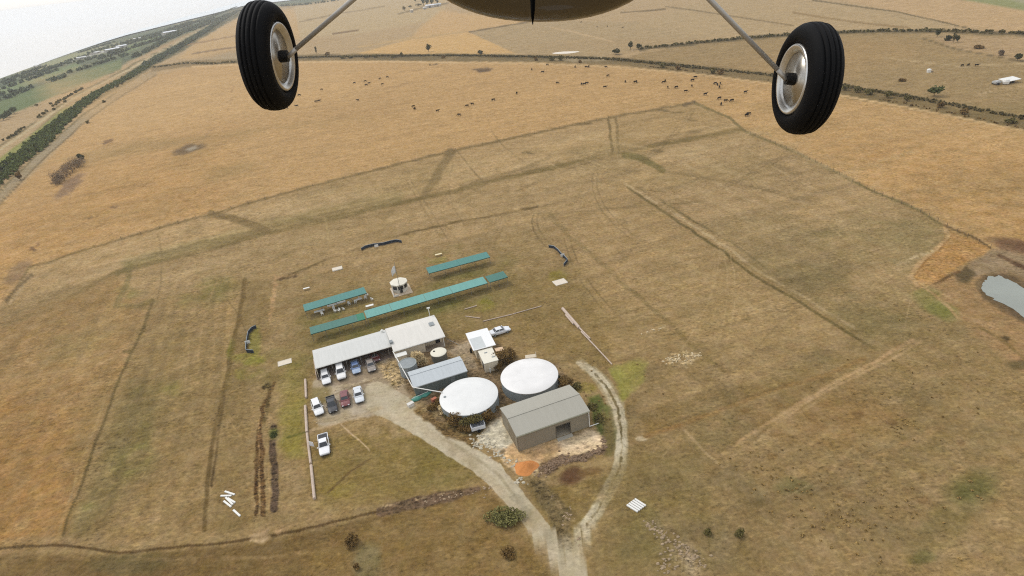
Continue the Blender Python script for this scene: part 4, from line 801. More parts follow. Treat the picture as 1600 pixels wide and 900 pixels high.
# ------------------------------------------------------------------ SAND PILE
def mound(name, label, px, py, rx, ry, h, col, cat, ang=0.0, seed=3):
    p = at(px, py); n, rings = 28, 9; m = MB(); vs = [(0, 0, h*.92)]; rng = random.Random(seed); ph = [rng.uniform(0, 6) for _ in range(4)]
    for j in range(1, rings+1):
        f = j/rings
        for i in range(n):
            a = 2*math.pi*i/n; k = 1+.10*math.sin(3*a+ph[0])+.06*math.sin(5*a+ph[1])
            z = h*(math.cos(min(1, f)*math.pi)*.5+.5)*(1+.16*math.sin(2*a+ph[2])*f*(1-f)*3)+.05*h*math.sin(7*a+j+ph[3])*(1-f)
            vs.append((rx*f*k*math.cos(a), ry*f*k*math.sin(a), z if j < rings else -.12))
    fs = [(0, 1+i, 1+(i+1) % n) for i in range(n)]+[(1+j*n+i, 1+(j+1)*n+i, 1+(j+1)*n+(i+1) % n, 1+j*n+(i+1) % n) for j in range(rings-1) for i in range(n)]
    m.add(vs, fs); o = m.build(name, mat(name+'_grain', col, rough=.95, var=.14, scale=2.5, bump=.5), None, smooth=True); o.location = p; o.rotation_euler[2] = rad(ang)
    tag(o, label, cat)
mound('sand_pile', 'bright orange sand pile at the corner of the crushed rock pad', 822, 731, 2.15, 1.75, 1.1, (214, 142, 80), 'sand pile', 15)

# ------------------------------------------------------------------ BUILDINGS
BA = rad(17.6)
def local(o, rz, p):
    d = p-Vector(o); c, s = math.cos(-rz), math.sin(-rz); return Vector((d.x*c-d.y*s, d.x*s+d.y*c, d.z))
def base(x, y): return Vector((x, y, float(Z(x, y))))
M_WROOF = mat('white_roof_sheet', (226, 222, 212), rough=.5, var=.07, scale=.35, streak=(6, .6, 1)); M_WROOF2 = mat('pale_grey_roof_sheet', (214, 214, 208), rough=.5, var=.07, scale=.35, streak=(6, .6, 1))
M_CREAM = mat('cream_wall', (230, 216, 188), rough=.8, var=.14, scale=.7, streak=(3, 3, .5)); M_DARK = mat('dark_opening', (30, 30, 30), rough=.5, var=.3)
M_GLASS = mat('dark_glass', (52, 56, 60), rough=.15, var=.2, spec=.6); M_CONC = mat('concrete', (158, 142, 122), rough=.9, var=.18, scale=.6)
M_WHITE = mat('white_paint', (238, 236, 228), rough=.5, var=.06); M_GALV = mat('galvanised_steel', (150, 156, 156), rough=.5, var=.16, scale=1.2, streak=(1, 1, 3)); M_STEEL = mat('steel_post', (140, 138, 130), rough=.5, metal=.2, var=.15)
M_WOODP = mat('grey_pink_timber', (204, 184, 166), rough=.85, var=.2, scale=2.5); M_BLACK = mat('black_rubber', (22, 22, 22), rough=.7, var=.2)
def flat(name, m, parent, pts, t=.08): return MB().slab(pts, t).build(name, m, parent)

# clubhouse and its car shelter
O = base(-41.3, 102.6); t = thing('clubhouse', 'long white-roofed clubhouse with an open car shelter along its left half', 'building', O, BA)
# roof: ridge runs along near the back
def ridged(x0, x1, yf, yr, yb, zf, zr, zb): return [[(x0, yf, zf), (x1, yf, zf), (x1, yr, zr), (x0, yr, zr)], [(x0, yr, zr), (x1, yr, zr), (x1, yb, zb), (x0, yb, zb)]]
m = MB()
for q in ridged(-.3, 15.35, -.35, 4.6, 6.2, 2.55, 3.0, 2.85): m.slab(q, .1)
m.build('shelter_roof', M_WROOF2, t)
m = MB()
for q in ridged(15.36, 26.5, -2.75, 3.9, 6.4, 2.65, 3.2, 2.95): m.slab(q, .1)
m.build('main_roof', M_WROOF, t)
for nm, xs in (('roof_seam', [2.6*i for i in range(1, 6)]),):
    for x in xs: MB().box(x, x+.06, -.33, 4.55, 2.60, 2.66, Matrix.Shear('XZ', 4, (0, 0)) if False else None) if False else None
MB().box(-.35, 15.3, -.47, -.36, 2.38, 2.52).build('gutter', M_WHITE, t)
MB().box(15.4, 26.5, -2.87, -2.76, 2.48, 2.62).build('gutter', M_WHITE, t)
m = MB(); m.box(-.15, 15.4, 6.0, 6.12, 0, 2.75); m.build('rear_wall', M_CREAM, t)
m = MB(); m.box(-.28, -.15, -.3, 6.1, 0, 2.42); m.build('end_wall', M_CREAM, t)
MB().box(-.62, -.5, -.8, 5.6, 0, 1.2).build('side_panel', M_WOODP, t)
for x in (2.9, 5.8, 8.7, 11.6, 14.6):
    m = MB(); m.box(x-.05, x+.05, -.2, -.1, 0, 2.45); m.build('post', M_STEEL, t)
m = MB(); m.box(15.45, 22.0, -2.35, -2.2, 0, 2.55); m.box(15.45, 15.6, -2.2, 6.1, 0, 2.6); m.box(21.85, 22.0, -2.2, -.3, 0, 2.55); m.box(15.6, 26.1, 6.0, 6.15, 0, 2.8); m.box(25.95, 26.1, -.3, 6.0, 0, 2.7)
m.build('wall', M_CREAM, t)
# recessed front with a dark doorway and window cut into it
m = MB(); m.box(22.0, 22.5, -.45, -.3, 0, 2.6); m.box(23.9, 24.6, -.45, -.3, 0, 2.6); m.box(25.6, 26.1, -.45, -.3, 0, 2.6); m.box(22.5, 23.9, -.45, -.3, 0, .9); m.box(22.5, 23.9, -.45, -.3, 2.15, 2.6); m.box(24.6, 25.6, -.45, -.3, 2.2, 2.6); m.build('front_wall', M_CREAM, t)
w_ = MB().box(22.5, 23.9, -.36, -.33, .9, 2.15).build('window', M_GLASS, t); m = MB(); m.box(22.45, 22.52, -.5, -.37, .85, 2.2); m.box(23.88, 23.95, -.5, -.37, .85, 2.2); m.box(22.52, 23.88, -.5, -.37, .83, .9); m.box(22.52, 23.88, -.5, -.37, 2.15, 2.21); m.box(23.17, 23.23, -.42, -.37, .9, 2.15); m.build('frame', M_WHITE, w_)
MB().box(24.6, 25.6, -.36, -.33, 0, 2.2).build('door', M_DARK, t)
MB().box(25.95, 26.1, -2.6, -2.45, 0, 2.5).build('post', M_WHITE, t)
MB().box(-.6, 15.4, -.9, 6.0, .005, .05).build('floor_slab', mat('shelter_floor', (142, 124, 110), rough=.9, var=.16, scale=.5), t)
MB().box(22, 26.1, -2.7, -.45, .005, .06).build('verandah_floor', M_CONC, t)
m = MB(); m.box(15.2, 15.9, -.2, .8, 2.98, 3.3); m.build('roof_vent', M_GALV, t)
m = MB(); m.box(24.4, 25.5, 2.0, 3.4, 3.12, 3.22); m.build('roof_hatch', M_GALV, t)
m = MB(); m.lathe([(.25, 2.9), (.25, 3.4), (.34, 3.42), (.1, 3.6)], 12, Matrix.Translation((14.6, 5.4, 0))); m.build('roof_vent', M_WHITE, t)
# antenna mast at the rear corner
p = base(*(Matrix.Rotation(BA, 2) @ Vector((25.6, 6.9)) + Vector((O.x, O.y))))
t = thing('antenna_mast', 'short white mast standing at the back right corner of the clubhouse', 'mast', p, BA)
MB().tube((0, 0, -.1), (0, 0, 4.6), .09, .07, 8).build('pole', M_WHITE, t); m = MB(); m.box(-.35, .35, -.12, .12, 4.6, 4.9); m.build('anemometer_head', M_WHITE, t)

# corrugated shed in the middle
O2 = base(-20.5, 92.1); t = thing('store_shed', 'grey corrugated store shed beside the near white water tank', 'shed', O2, BA)
M_CORR = mat('grey_corrugated_roof', (194, 200, 202), rough=.5, var=.09, scale=.6, streak=(7, .5, 1)); M_CORW = mat('grey_green_corrugated_wall', (104, 112, 106), rough=.7, var=.18, scale=.9, streak=(6, 6, .4))
m = MB(); W_, D_ = 10.4, 5.0
m.slab([(-.2, -.2, 2.45), (W_+.1, -.2, 2.45), (W_+.1, 3.2, 2.95), (-.2, 3.2, 2.95)], .07); m.slab([(-.2, 3.2, 2.95), (W_+.1, 3.2, 2.95), (W_+.1, D_+.1, 2.55), (-.2, D_+.1, 2.55)], .07)
m.build('roof', M_CORR, t)
m = MB(); m.slab([(-.24, 3.05, 3.0), (W_+.14, 3.05, 3.0), (W_+.14, 3.35, 3.0), (-.24, 3.35, 3.0)], .035); m.build('ridge_cap', M_CORR, t)
m = MB(); m.box(0, W_-.1, 0, .08, 0, 2.42)
for xx in (0, W_-.1): m.add([(xx, 0.08, 0), (xx, D_, 0), (xx, D_, 2.46), (xx, 3.2, 2.86), (xx, .08, 2.44), (xx+.08, 0.08, 0), (xx+.08, D_, 0), (xx+.08, D_, 2.46), (xx+.08, 3.2, 2.86), (xx+.08, .08, 2.44)], [(0, 1, 2, 3, 4), (9, 8, 7, 6, 5), (0, 5, 6, 1), (1, 6, 7, 2), (2, 7, 8, 3), (3, 8, 9, 4), (4, 9, 5, 0)])
m.box(.08, W_-.1, D_-.08, D_, 0, 2.44); m.build('wall', M_CORW, t)
MB().box(-.2, W_+.1, -.33, -.21, 2.3, 2.43).build('gutter', mat('grey_gutter', (150, 154, 152), var=.08), t)
m = MB(); m.box(7.0, 7.9, -.04, -.002, 0, 2.05); d_ = m.build('door', mat('grey_door', (122, 128, 124), var=.1), t); MB().box(7.72, 7.8, -.09, -.045, 1.0, 1.06).build('handle', M_STEEL, d_)

# olive steel shed
O3 = base(-2.15, 74.45); SW, SD = 13.0, 7.6; t = thing('steel_shed', 'new olive steel shed with a single open doorway on a pale rock pad', 'shed', O3, BA)
M_OR = mat('olive_roof_sheet', (172, 168, 154), rough=.5, var=.05, scale=.4, streak=(8, .4, 1)); M_OW = mat('olive_wall_sheet', (148, 138, 118), rough=.65, var=.05, scale=.4, streak=(1, 1, .5))
m = MB(); m.slab([(-.15, -.15, 3.5), (SW+.15, -.15, 3.5), (SW+.15, 3.8, 4.3), (-.15, 3.8, 4.3)], .06); m.slab([(-.15, 3.8, 4.3), (SW+.15, 3.8, 4.3), (SW+.15, SD+.15, 3.5), (-.15, SD+.15, 3.5)], .06); m.build('roof', M_OR, t)
m = MB(); m.slab([(-.2, 3.62, 4.34), (SW+.2, 3.62, 4.34), (SW+.2, 3.98, 4.34), (-.2, 3.98, 4.34)], .035); m.build('ridge_cap', M_OR, t)
DX0, DX1, DH = 6.85, 9.45, 2.5
m = MB(); m.box(0, DX0, 0, .1, 0, 3.42); m.box(DX1, SW, 0, .1, 0, 3.42); m.box(DX0, DX1, 0, .1, DH, 3.42); m.box(0.1, SW-.1, SD-.1, SD, 0, 3.42)
for xx in (0, SW-.1): m.add([(xx, .1, 0), (xx, SD, 0), (xx, SD, 3.46), (xx, 3.8, 4.23), (xx, .1, 3.47), (xx+.1, .1, 0), (xx+.1, SD, 0), (xx+.1, SD, 3.46), (xx+.1, 3.8, 4.23), (xx+.1, .1, 3.47)], [(0, 1, 2, 3, 4), (9, 8, 7, 6, 5), (0, 5, 6, 1), (1, 6, 7, 2), (2, 7, 8, 3), (3, 8, 9, 4), (4, 9, 5, 0)])
m.build('wall', M_OW, t)
m = MB(); m.box(DX0-.08, DX0, -.05, -.003, 0, DH+.08); m.box(DX1, DX1+.08, -.05, -.003, 0, DH+.08); m.box(DX0, DX1, -.05, -.003, DH, DH+.08); m.build('door_frame', mat('olive_trim', (116, 106, 88), var=.06), t)
MB().box(-.15, SW+.15, -.28, -.16, 3.32, 3.45).build('gutter', mat('olive_gutter', (150, 148, 126), var=.05), t)
m = MB()
for xx in (-.05, SW): MB().box(xx, xx+.05, -.03, .14, 0, 3.4).build('corner_trim', mat('olive_trim', (116, 106, 88)), t)
m = MB(); m.box(-.03, -.002, 1.4, 4.4, 0, 2.9); m.build('side_door', mat('olive_side_door', (134, 122, 100), rough=.6, var=.08, streak=(1, 12, .4)), t)
m = MB(); m.tube((SW-.12, -.24, 3.35), (SW-.12, -.24, .25), .075, n=8); m.tube((SW-.12, -.24, .25), (SW+1.7, -.15, .12), .07, n=8); m.build('downpipe', M_WHITE, t)
MB().box(.1, SW-.1, .1, SD-.1, .004, .06).build('floor_slab', mat('shed_floor', (186, 172, 148), rough=.9, var=.1, scale=.5), t)
MB().box(DX0-.1, DX1+.1, -.9, -.06, .004, .05).build('threshold', mat('shed_apron', (190, 182, 164), rough=.9, var=.1), t)

# toilet block
BA2 = rad(14); O4 = base(-7.15, 97.0); t = thing('toilet_block', 'small cream block under a bright white flat roof beside the parked sedan', 'building', O4, BA2)
M_W2 = mat('bright_white_roof', (246, 246, 244), rough=.4, var=.03)
flat('roof', M_W2, t, [(-1.0, 4.75, 2.62), (3.75, 4.75, 2.62), (3.75, 11.4, 2.78), (-1.0, 11.4, 2.78)], .12)
flat('skylight', mat('grey_roof_panel', (206, 210, 208), rough=.35, var=.06, scale=.8), t, [(-.75, 4.95, 2.645), (1.75, 4.95, 2.645), (1.75, 9.0, 2.745), (-.75, 9.0, 2.745)], .025)
m = MB(); m.box(-.4, 3.2, 5.2, 11.0, 0, 2.5); m.build('rear_wall', M_CREAM, t)
m = MB(); m.box(0, 2.75, 0, 4.72, 0, 2.2); m.build('wall', M_CREAM, t)
flat('front_roof', mat('cream_roof', (236, 230, 212), rough=.7, var=.06), t, [(-.12, -.12, 2.31), (2.87, -.12, 2.31), (2.87, 4.7, 2.31), (-.12, 4.7, 2.31)], .1)
for x, y in ((.9, 3.2), (1.9, 1.2)): MB().box(x, x+.6, y, y+.28, 2.32, 2.38).build('roof_vent', M_GALV, t)
d_ = MB().box(-.045, -.003, .5, 1.9, 0, 2.0).build('door', M_DARK, t); m = MB(); m.box(-.08, -.003, .4, .49, 0, 2.08); m.box(-.08, -.003, 1.91, 2.0, 0, 2.08); m.box(-.08, -.003, .49, 1.91, 2.0, 2.08); m.build('frame', M_WHITE, d_)
MB().box(-.44, -.403, 8.2, 9.0, 0, 2.0).build('door', mat('brown_door', (88, 66, 50), var=.1), t)
flat('awning', mat('peach_awning', (228, 196, 160), rough=.6, var=.06), t, [(3.3, 3.3, 2.0), (5.0, 3.3, 1.8), (5.0, 4.6, 1.8), (3.3, 4.6, 2.0)], .05)
for q_ in ((4.9, 3.4, 1.73), (4.9, 4.5, 1.73), (3.4, 3.4, 1.92)): MB().tube((q_[0], q_[1], 0), q_, .04, n=6).build('awning_post', M_STEEL, t)
m = MB(); m.tube((.9, -.25, 0), (.9, -.25, 1.0), .12, .14, 10); m.build('waste_pipe', M_WHITE, t)
gx_ = thing('gas_bottle', 'dark gas bottles standing against the left side of the toilet block', 'gas bottle', Matrix.Translation(O4) @ Matrix.Rotation(BA2, 4, 'Z') @ Vector((-1.0, 8.0, 0)), BA2)
MB().lathe([(.01, 0), (.22, .02), (.24, .15), (.24, .85), (.16, 1.0), (.07, 1.05), (.07, 1.2), (.01, 1.2)], 12).build('cylinder_body', M_BLACK, gx_)
del gx_

# ------------------------------------------------------------------ TANKS
def tank(name, label, px, py, r, h, wall, lid, hgt_px=None, ladder=False, openrim=False):
    c = at(px, py, h); p = base(c.x, c.y); t = thing(name, label, 'water tank', p, 0)
    m = MB(); prof = [(r, -.05)]
    nrib = 9 if r > 3 else 6
    for i in range(nrib):
        z = h*(i/nrib); prof += [(r, z+.02), (r+.03, z+h/nrib*.5)]
    prof += [(r, h-.06)]; m.lathe(prof, 64 if r > 3 else 32); m.build('tank_wall', wall, t, smooth=False)
    m = MB()
    if openrim: m.lathe([(r+.05, h-.08), (r+.05, h+.02), (r-.06, h+.02), (r-.1, h-.22), (.01, h-.16)], 32); m.build('lid', lid, t)
    else: m.lathe([(r+.07, h-.12), (r+.09, h-.02), (r+.02, h+.03), (r*.6, h+.16 if r > 3 else h+.08), (.02, h+.26 if r > 3 else h+.12)], 64 if r > 3 else 32); m.build('lid', lid, t, smooth=True)
    return t
M_LID = mat('white_tank_lid', (236, 236, 232), rough=.45, var=.06, scale=.45); M_TW = mat('blue_grey_tank_wall', (138, 146, 146), rough=.6, var=.14, scale=.6, streak=(4, 4, .4))
t = tank('water_tank', 'large round white-topped tank nearest the road with bushes in front', 732.5, 618, 5.3, 2.2, M_TW, M_LID)
MB().box(-4.6, -4.2, .1, .5, 2.26, 2.4).build('inlet_box', M_GALV, t); m = MB(); m.tube((3.0, -4.45, 2.1), (3.0, -4.55, -.05), .11, n=8); m.build('overflow_pipe', M_WHITE, t)
t = tank('water_tank', 'large round white-topped tank directly behind the olive shed', 827, 586.5, 5.35, 2.2, M_TW, mat('whiter_tank_lid', (240, 238, 234), rough=.45, var=.08, scale=.4))
m = MB(); m.box(-.3, 1.9, 5.35, 6.4, 2.25, 2.35); m.tube((1.8, 5.6, 2.2), (1.8, 5.6, 3.3), .06, n=6); m.build('platform', mat('pale_board', (212, 198, 174), var=.1), t); m = MB()
for x in (-.2, 1.8): MB().tube((x, 6.3, 0), (x, 6.3, 2.25), .05, n=6).build('platform_leg', M_STEEL, t)
t = tank('small_tank', 'small grey tank with a cream domed lid close to the clubhouse window', 685, 550, 1.6, 1.9, mat('dark_grey_tank', (116, 114, 102), rough=.7, var=.15), mat('cream_tank_lid', (234, 228, 208), rough=.6, var=.05))
MB().tube((-.9, .3, 1.95), (-.9, .3, 2.05), .22, n=12).build('hatch', M_BLACK, t)
t = tank('small_tank', 'galvanised open-rimmed tank at the left end of the store shed', 636.5, 567, 1.75, 2.6, M_GALV, mat('galvanised_lid', (170, 176, 172), rough=.5, var=.1), openrim=True)
# overhead pipes
def pipe(name, label, pts, r, m_, cat='pipe'):
    W = [at(*p) for p in pts]; c = W[0]; t_ = MB()
    for a, b in zip(W, W[1:]): t_.tube(a-c, b-c, r, n=8)
    o = t_.build(name, m_, None, smooth=False); o.location = c; return tag(o, label, cat)
pipe('rain_pipe', 'long white pipe sloping from the clubhouse gutter to the near tank', [(614, 549, 2.45), (645, 605, 2.5), (691, 613, 2.4), (691.5, 615, 2.15)], .09, M_WHITE)
t = thing('wall_cupboard', 'white-topped cupboard against the clubhouse wall above the galvanised tank', 'cupboard', at(629, 566, 0), BA)
MB().box(-1.1, 1.1, -.4, .5, 0, 1.9).build('cabinet', M_CREAM, t); flat('lid', M_WHITE, t, [(-1.25, -.6, 1.95), (1.25, -.6, 1.95), (1.25, .6, 2.1), (-1.25, .6, 2.1)], .06)

# ------------------------------------------------------------------ GREEN SHELTERS
TE1 = mat('teal_roof', (82, 138, 130), rough=.55, var=.10, scale=.5, streak=(5, .6, 1)); TE2 = mat('pale_teal_roof', (112, 168, 158), rough=.55, var=.10, scale=.5, streak=(5, .6, 1)); TE3 = mat('bright_green_roof', (50, 128, 100), rough=.55, var=.08); TE4 = mat('dark_teal_roof', (76, 124, 112), rough=.55, var=.12, scale=.5, streak=(5, .6, 1))
def shelter(label, a, b, depth, parts, hf=2.1, hb=2.4, posts=5):
    A, B = at(*a, hf), at(*b, hf); d = B-A; L = math.hypot(d.x, d.y); rz = math.atan2(d.y, d.x); o = base(A.x, A.y)
    t = thing('shade_shelter', label, 'shade shelter', o, rz)
    for (f0, f1, mm) in parts:
        n = max(1, int((f1-f0)*L/6)); m = MB()
        for i in range(n):
            u0 = f0+(f1-f0)*i/n; u1 = f0+(f1-f0)*(i+1)/n-.0012; s = .03*((i*7+3) % 3-1)
            m.slab([(u0*L, 0, hf+s), (u1*L, 0, hf+s*.6), (u1*L, depth, hb+s*.4), (u0*L, depth, hb+s)], .06)
        m.build('roof_panel', mm, t)
    MB().box(0, L, -.02, .05, hf-.22, hf-.1).build('front_beam', mat('dark_green_beam', (44, 84, 74), var=.1), t)
    for i in range(posts):
        x = .15+(L-.3)*i/(posts-1); m = MB(); m.tube((x, .12, -.1), (x, .12, hf-.1), .045, n=6); m.tube((x, depth-.15, -.1), (x, depth-.15, hb-.12), .045, n=6); m.tube((x, .12, hf-.12), (x, depth-.15, hb-.14), .035, n=6); m.build('post_frame', M_STEEL, t)
    return t
shelter('green-roofed shelter at the left with white tables and chairs in front', (476, 486), (573, 457.5), 3.0, [(0, 1, TE1)])
shelter('green-roofed shelter farthest back, right of the flagpole', (670, 427), (766, 401.5), 3.0, [(0, 1, TE1)])
shelter('darkest green shelter with one bright green sheet, nearest the car shelter', (485.5, 522), (571, 498), 2.7, [(0, .86, TE4), (.861, 1, TE3)])
shelter('longest pale teal shelter in the line behind the clubhouse', (573, 497), (762, 442), 3.2, [(0, .2, TE2), (.201, .48, TE2), (.481, .7, TE2), (.701, 1, TE2)], posts=8)
shelter('short teal shelter at the right end of the long row', (765, 441), (793.5, 432.5), 3.0, [(0, 1, TE4)], posts=3)

# ------------------------------------------------------------------ CONTROL HUT AND FLAG
p = at(625.5, 453); t = thing('control_hut', 'octagonal white hut with dark windows on a square deck', 'hut', p, BA)
m = MB(); R8 = 2.05; m.lathe([(R8, .12), (R8, .95)], 8, Matrix.Rotation(rad(22.5), 4, 'Z')); m.lathe([(R8, 1.95), (R8, 2.35)], 8, Matrix.Rotation(rad(22.5), 4, 'Z'))
for i in range(8):
    a = rad(45*i+22.5); m.box(-.13, .13, -.13, .13, .95, 1.95, Matrix.Translation((R8*.95*math.cos(a), R8*.95*math.sin(a), 0)) @ Matrix.Rotation(a, 4, 'Z'))
m.build('wall', mat('hut_wall', (222, 216, 200), rough=.7, var=.06), t)
for i in range(8):
    a = rad(45*i); M_ = Matrix.Rotation(a, 4, 'Z'); ap = R8*math.cos(rad(22.5))
    MB().box(ap-.08, ap-.04, -.62, .62, .96, 1.94, M_).build('window', M_GLASS if 4 <= i <= 7 else mat('closed_shutter', (214, 208, 192), var=.06), t)
m = MB(); m.lathe([(R8+.22, 2.34), (R8+.24, 2.42), (.05, 2.95)], 8, Matrix.Rotation(rad(22.5), 4, 'Z')); m.build('roof', mat('hut_roof', (232, 226, 208), rough=.6, var=.05), t)
m = MB(); m.box(-2.3, 2.6, -3.2, 2.1, -.05, .12); m.build('deck', mat('pale_deck', (206, 186, 158), rough=.85, var=.12, streak=(1, 8, 1)), t)
d_ = MB().box(-.35, .35, -1.95, -1.905, .13, 1.93).build('door', M_DARK, t); MB().box(.2, .28, -2.0, -1.955, 1, 1.06).build('handle', M_STEEL, d_)
m = MB(); m.box(-2.2, -2.12, -3.1, -.6, .12, .9); m.box(-2.12, -1.0, -3.1, -3.02, .12, .5); m.build('deck_rail', M_WHITE, t)
p = at(627, 459.5); t = thing('flagpole', 'tall flagpole with a limp white flag in front of the hut', 'flagpole', p, BA)
MB().tube((0, 0, -.1), (0, 0, 9.0), .07, .04, 8).build('pole', M_STEEL, t)
m = MB(); n_ = 8; vs = []
for j in range(6):
    for i in range(n_+1):
        u = i/n_; vs.append((-.05-u*1.15, .14*math.sin(u*6+j*.5), 8.0-j*.36-u*u*1.1))
m.add(vs, [(j*(n_+1)+i, j*(n_+1)+i+1, (j+1)*(n_+1)+i+1, (j+1)*(n_+1)+i) for j in range(5) for i in range(n_)]); fl = m.build('flag', mat('flag_cloth', (236, 232, 226), rough=.8, var=.08), t, smooth=True)
md = fl.modifiers.new('cloth', 'SOLIDIFY'); md.thickness = .02

# ------------------------------------------------------------------ TABLES, CHAIRS, SLABS
def chair(px, py, rz, label):
    t = thing('plastic_chair', label, 'chair', at(px, py), rz, 'white plastic chairs by the left green shelter')
    MB().box(-.25, .25, -.24, .26, .42, .47).build('seat', M_WHITE, t); m = MB(); m.box(-.25, .25, .24, .29, .47, .95); m.build('backrest', M_WHITE, t)
    for x in (-.21, .21):
        for y in (-.2, .23): MB().tube((x*1.1, y*1.1, 0), (x, y, .43), .03, n=5).build('leg', M_WHITE, t)
    for x in (-.28, .28): m = MB(); m.box(x-.03, x+.03, -.2, .26, .64, .68); m.box(x-.03, x+.03, -.2, -.15, .45, .64); m.build('armrest', M_WHITE, t)
def table(px, py, rz, L, label, wd=.8, h=.74, name='folding_table', group=None, mm=None):
    t = thing(name, label, 'table', at(px, py), rz, group); mm = mm or M_WHITE
    MB().box(-L/2, L/2, -wd/2, wd/2, h-.06, h).build('tabletop', mm, t)
    for x in (-L/2+.15, L/2-.15):
        for y in (-wd/2+.08, wd/2-.08): MB().tube((x, y, 0), (x, y, h-.06), .03, n=5).build('leg', M_STEEL, t)
table(500, 489.5, BA, 2.5, 'white trestle table leftmost under the left green shelter'); table(520, 480.5, BA, 2.4, 'long white table in the middle of the furniture by the left shelter'); table(534, 476, BA, 2.2, 'white table just right of the middle table by the left shelter'); table(560, 471.5, BA+.2, 2.0, 'white table near the right end of the left green shelter')
for i, (x, y, r, l) in enumerate([(522, 483.5, .3, 'white chair tucked against the middle white table'), (524.5, 488, 1.2, 'white chair standing lowest in front of the middle table'), (530.3, 487, -.4, 'white chair left of the lone one near the middle table'), (537.5, 485, 2.0, 'white chair standing alone below the middle table'),
        (546, 476.5, .6, 'white chair between the middle and the right-hand tables'), (556, 474, .3, 'white chair at the left end of the right-hand table'), (563, 468.5, 1.5, 'white chair behind the right-hand table'), (571.5, 467.5, .2, 'white chair in the pair beside the shelter end'), (574, 463, .8, 'white chair closest to the end post of the left shelter'), (582, 469.5, 2.2, 'white chair farthest to the right of the left shelter'), (504, 492.5, .5, 'white chair under the leftmost trestle table')]): chair(x, y, r, l)
def pad(px, py, L, wd, h, label, name='concrete_slab', cat='slab', rz=BA, frame=True, mm=None):
    t = thing(name, label, cat, at(px, py), rz)
    MB().box(-L/2, L/2, -wd/2, wd/2, -.05, h).build('slab', mm or mat('pale_slab', (226, 214, 194), rough=.8, var=.08), t, bevel=.02)
    if frame:
        m = MB(); m.box(-L/2-.08, L/2+.08, -wd/2-.08, -wd/2-.003, -.05, h+.03); m.box(-L/2-.08, L/2+.08, wd/2+.003, wd/2+.08, -.05, h+.03); m.box(-L/2-.08, -L/2-.003, -wd/2, wd/2, -.05, h+.03); m.box(L/2+.003, L/2+.08, -wd/2, wd/2, -.05, h+.03); m.build('edging', mat('white_edging', (236, 228, 212), var=.06), t)
pad(527.2, 420.5, 2.6, 1.7, .25, 'white slab on the grass above the left green shelter'); pad(445, 566.5, 2.7, 1.7, .08, 'white slab on the grass left of the car shelter'); pad(875, 441, 3.0, 2.3, .1, 'white square slab below the right-hand curved barrier')
table(479.5, 453, BA, 1.6, 'small pale table alone on the grass above the left shelter', .6, .6, 'starting_table'); table(685.5, 400, BA, 1.9, 'small cream table by the farthest green shelter', .7, .6, 'starting_table', mm=mat('cream_top', (236, 220, 178), var=.05)); table(578.5, 481.5, BA, 1.9, 'white table between the left shelter and the long teal one', .8, .8, 'starting_table')
# curved pit barriers
def barrier(label, pts, sign, h=.8):
    W = [at(*p) for p in pts]; c = W[0]; t = thing('curved_barrier', label, 'barrier', c); m = MB(); Wl = [w-c for w in W]
    for a, b in zip(Wl, Wl[1:]):
        n = (b-a).cross(Vector((0, 0, 1))).normalized()*.04; m.add([a-n, b-n, b+n, a+n, a-n+Vector((0, 0, h)), b-n+Vector((0, 0, h)), b+n+Vector((0, 0, h)), a+n+Vector((0, 0, h))], [(0, 1, 5, 4), (2, 3, 7, 6), (4, 5, 6, 7), (1, 2, 6, 5), (3, 0, 4, 7), (0, 3, 2, 1)])
    m.build('mesh_panel', mat('navy_netting', (44, 54, 66), rough=.7, var=.2), t)
    m = MB()
    for a, b in zip(Wl, Wl[1:]): m.tube(a+Vector((0, 0, h+.04)), b+Vector((0, 0, h+.04)), .06, n=6)
    m.build('top_rail', mat('pale_blue_rail', (150, 164, 172), rough=.5, var=.08), t)
    for a in Wl: MB().tube(a-Vector((0, 0, .1)), a+Vector((0, 0, h+.1)), .05, n=6).build('post', M_STEEL, t)
    s = at(*sign)-c; MB().box(-.55, .55, -.1, -.05, .25, 1.05, Matrix.Translation(s) @ Matrix.Rotation(BA, 4, 'Z')).build('sign_panel', M_WHITE, t)
barrier('navy barrier curving across the grass behind the shelters', [(565, 391.5), (572, 387.5), (585, 384.5), (599, 383), (612, 379.5), (620, 378), (628, 379.5)], (588.7, 387))
barrier('navy C-shaped barrier on green grass left of the shelters', [(397, 551.5), (386, 551), (385.5, 545), (387, 533), (389, 522), (394, 516), (401, 512.5)], (388, 538))
barrier('navy barrier on the grass at the right of the shelters', [(857.5, 387), (866, 388.5), (872, 393.5), (877.5, 400), (883, 404.5), (887, 409), (881, 416.5)], (879, 402))
# pipes and logs lying on the ground
def log(pts, r, label, name='log_rail', mm=None, h=.25):
    W = [at(p[0], p[1], h) for p in pts]; c = W[0]; m = MB()
    for a, b in zip(W, W[1:]): m.tube(a-c, b-c, r, n=10)
    o = m.build(name, mm or M_WOODP, None, smooth=False); o.location = c; return tag(o, label, 'log')
log([(477, 593), (478.3, 621)], .24, 'shortest pinkish log, farthest up the line beside the car park'); log([(477, 634), (479.4, 675)], .26, 'pinkish log left of the front row of parked cars'); log([(479.6, 677), (485.3, 724)], .22, 'pinkish log left of the lone white ute'); log([(486, 727), (491.2, 779)], .25, 'pinkish log lowest in the line beside the car park')
log([(879, 482), (893, 498), (905, 512)], .34, 'thick pale weathered log at the top of the right-hand line'); log([(905, 512), (922, 529)], .17, 'thin pale log joining the thick weathered one'); log([(884, 492), (896, 506)], .2, 'rough grey log alongside the thick weathered one'); log([(908, 518), (930, 541)], .14, 'thin pale rail in the middle of the right-hand line'); log([(930, 541), (956, 569)], .13, 'thin pale rail at the lowest end of the right-hand line')
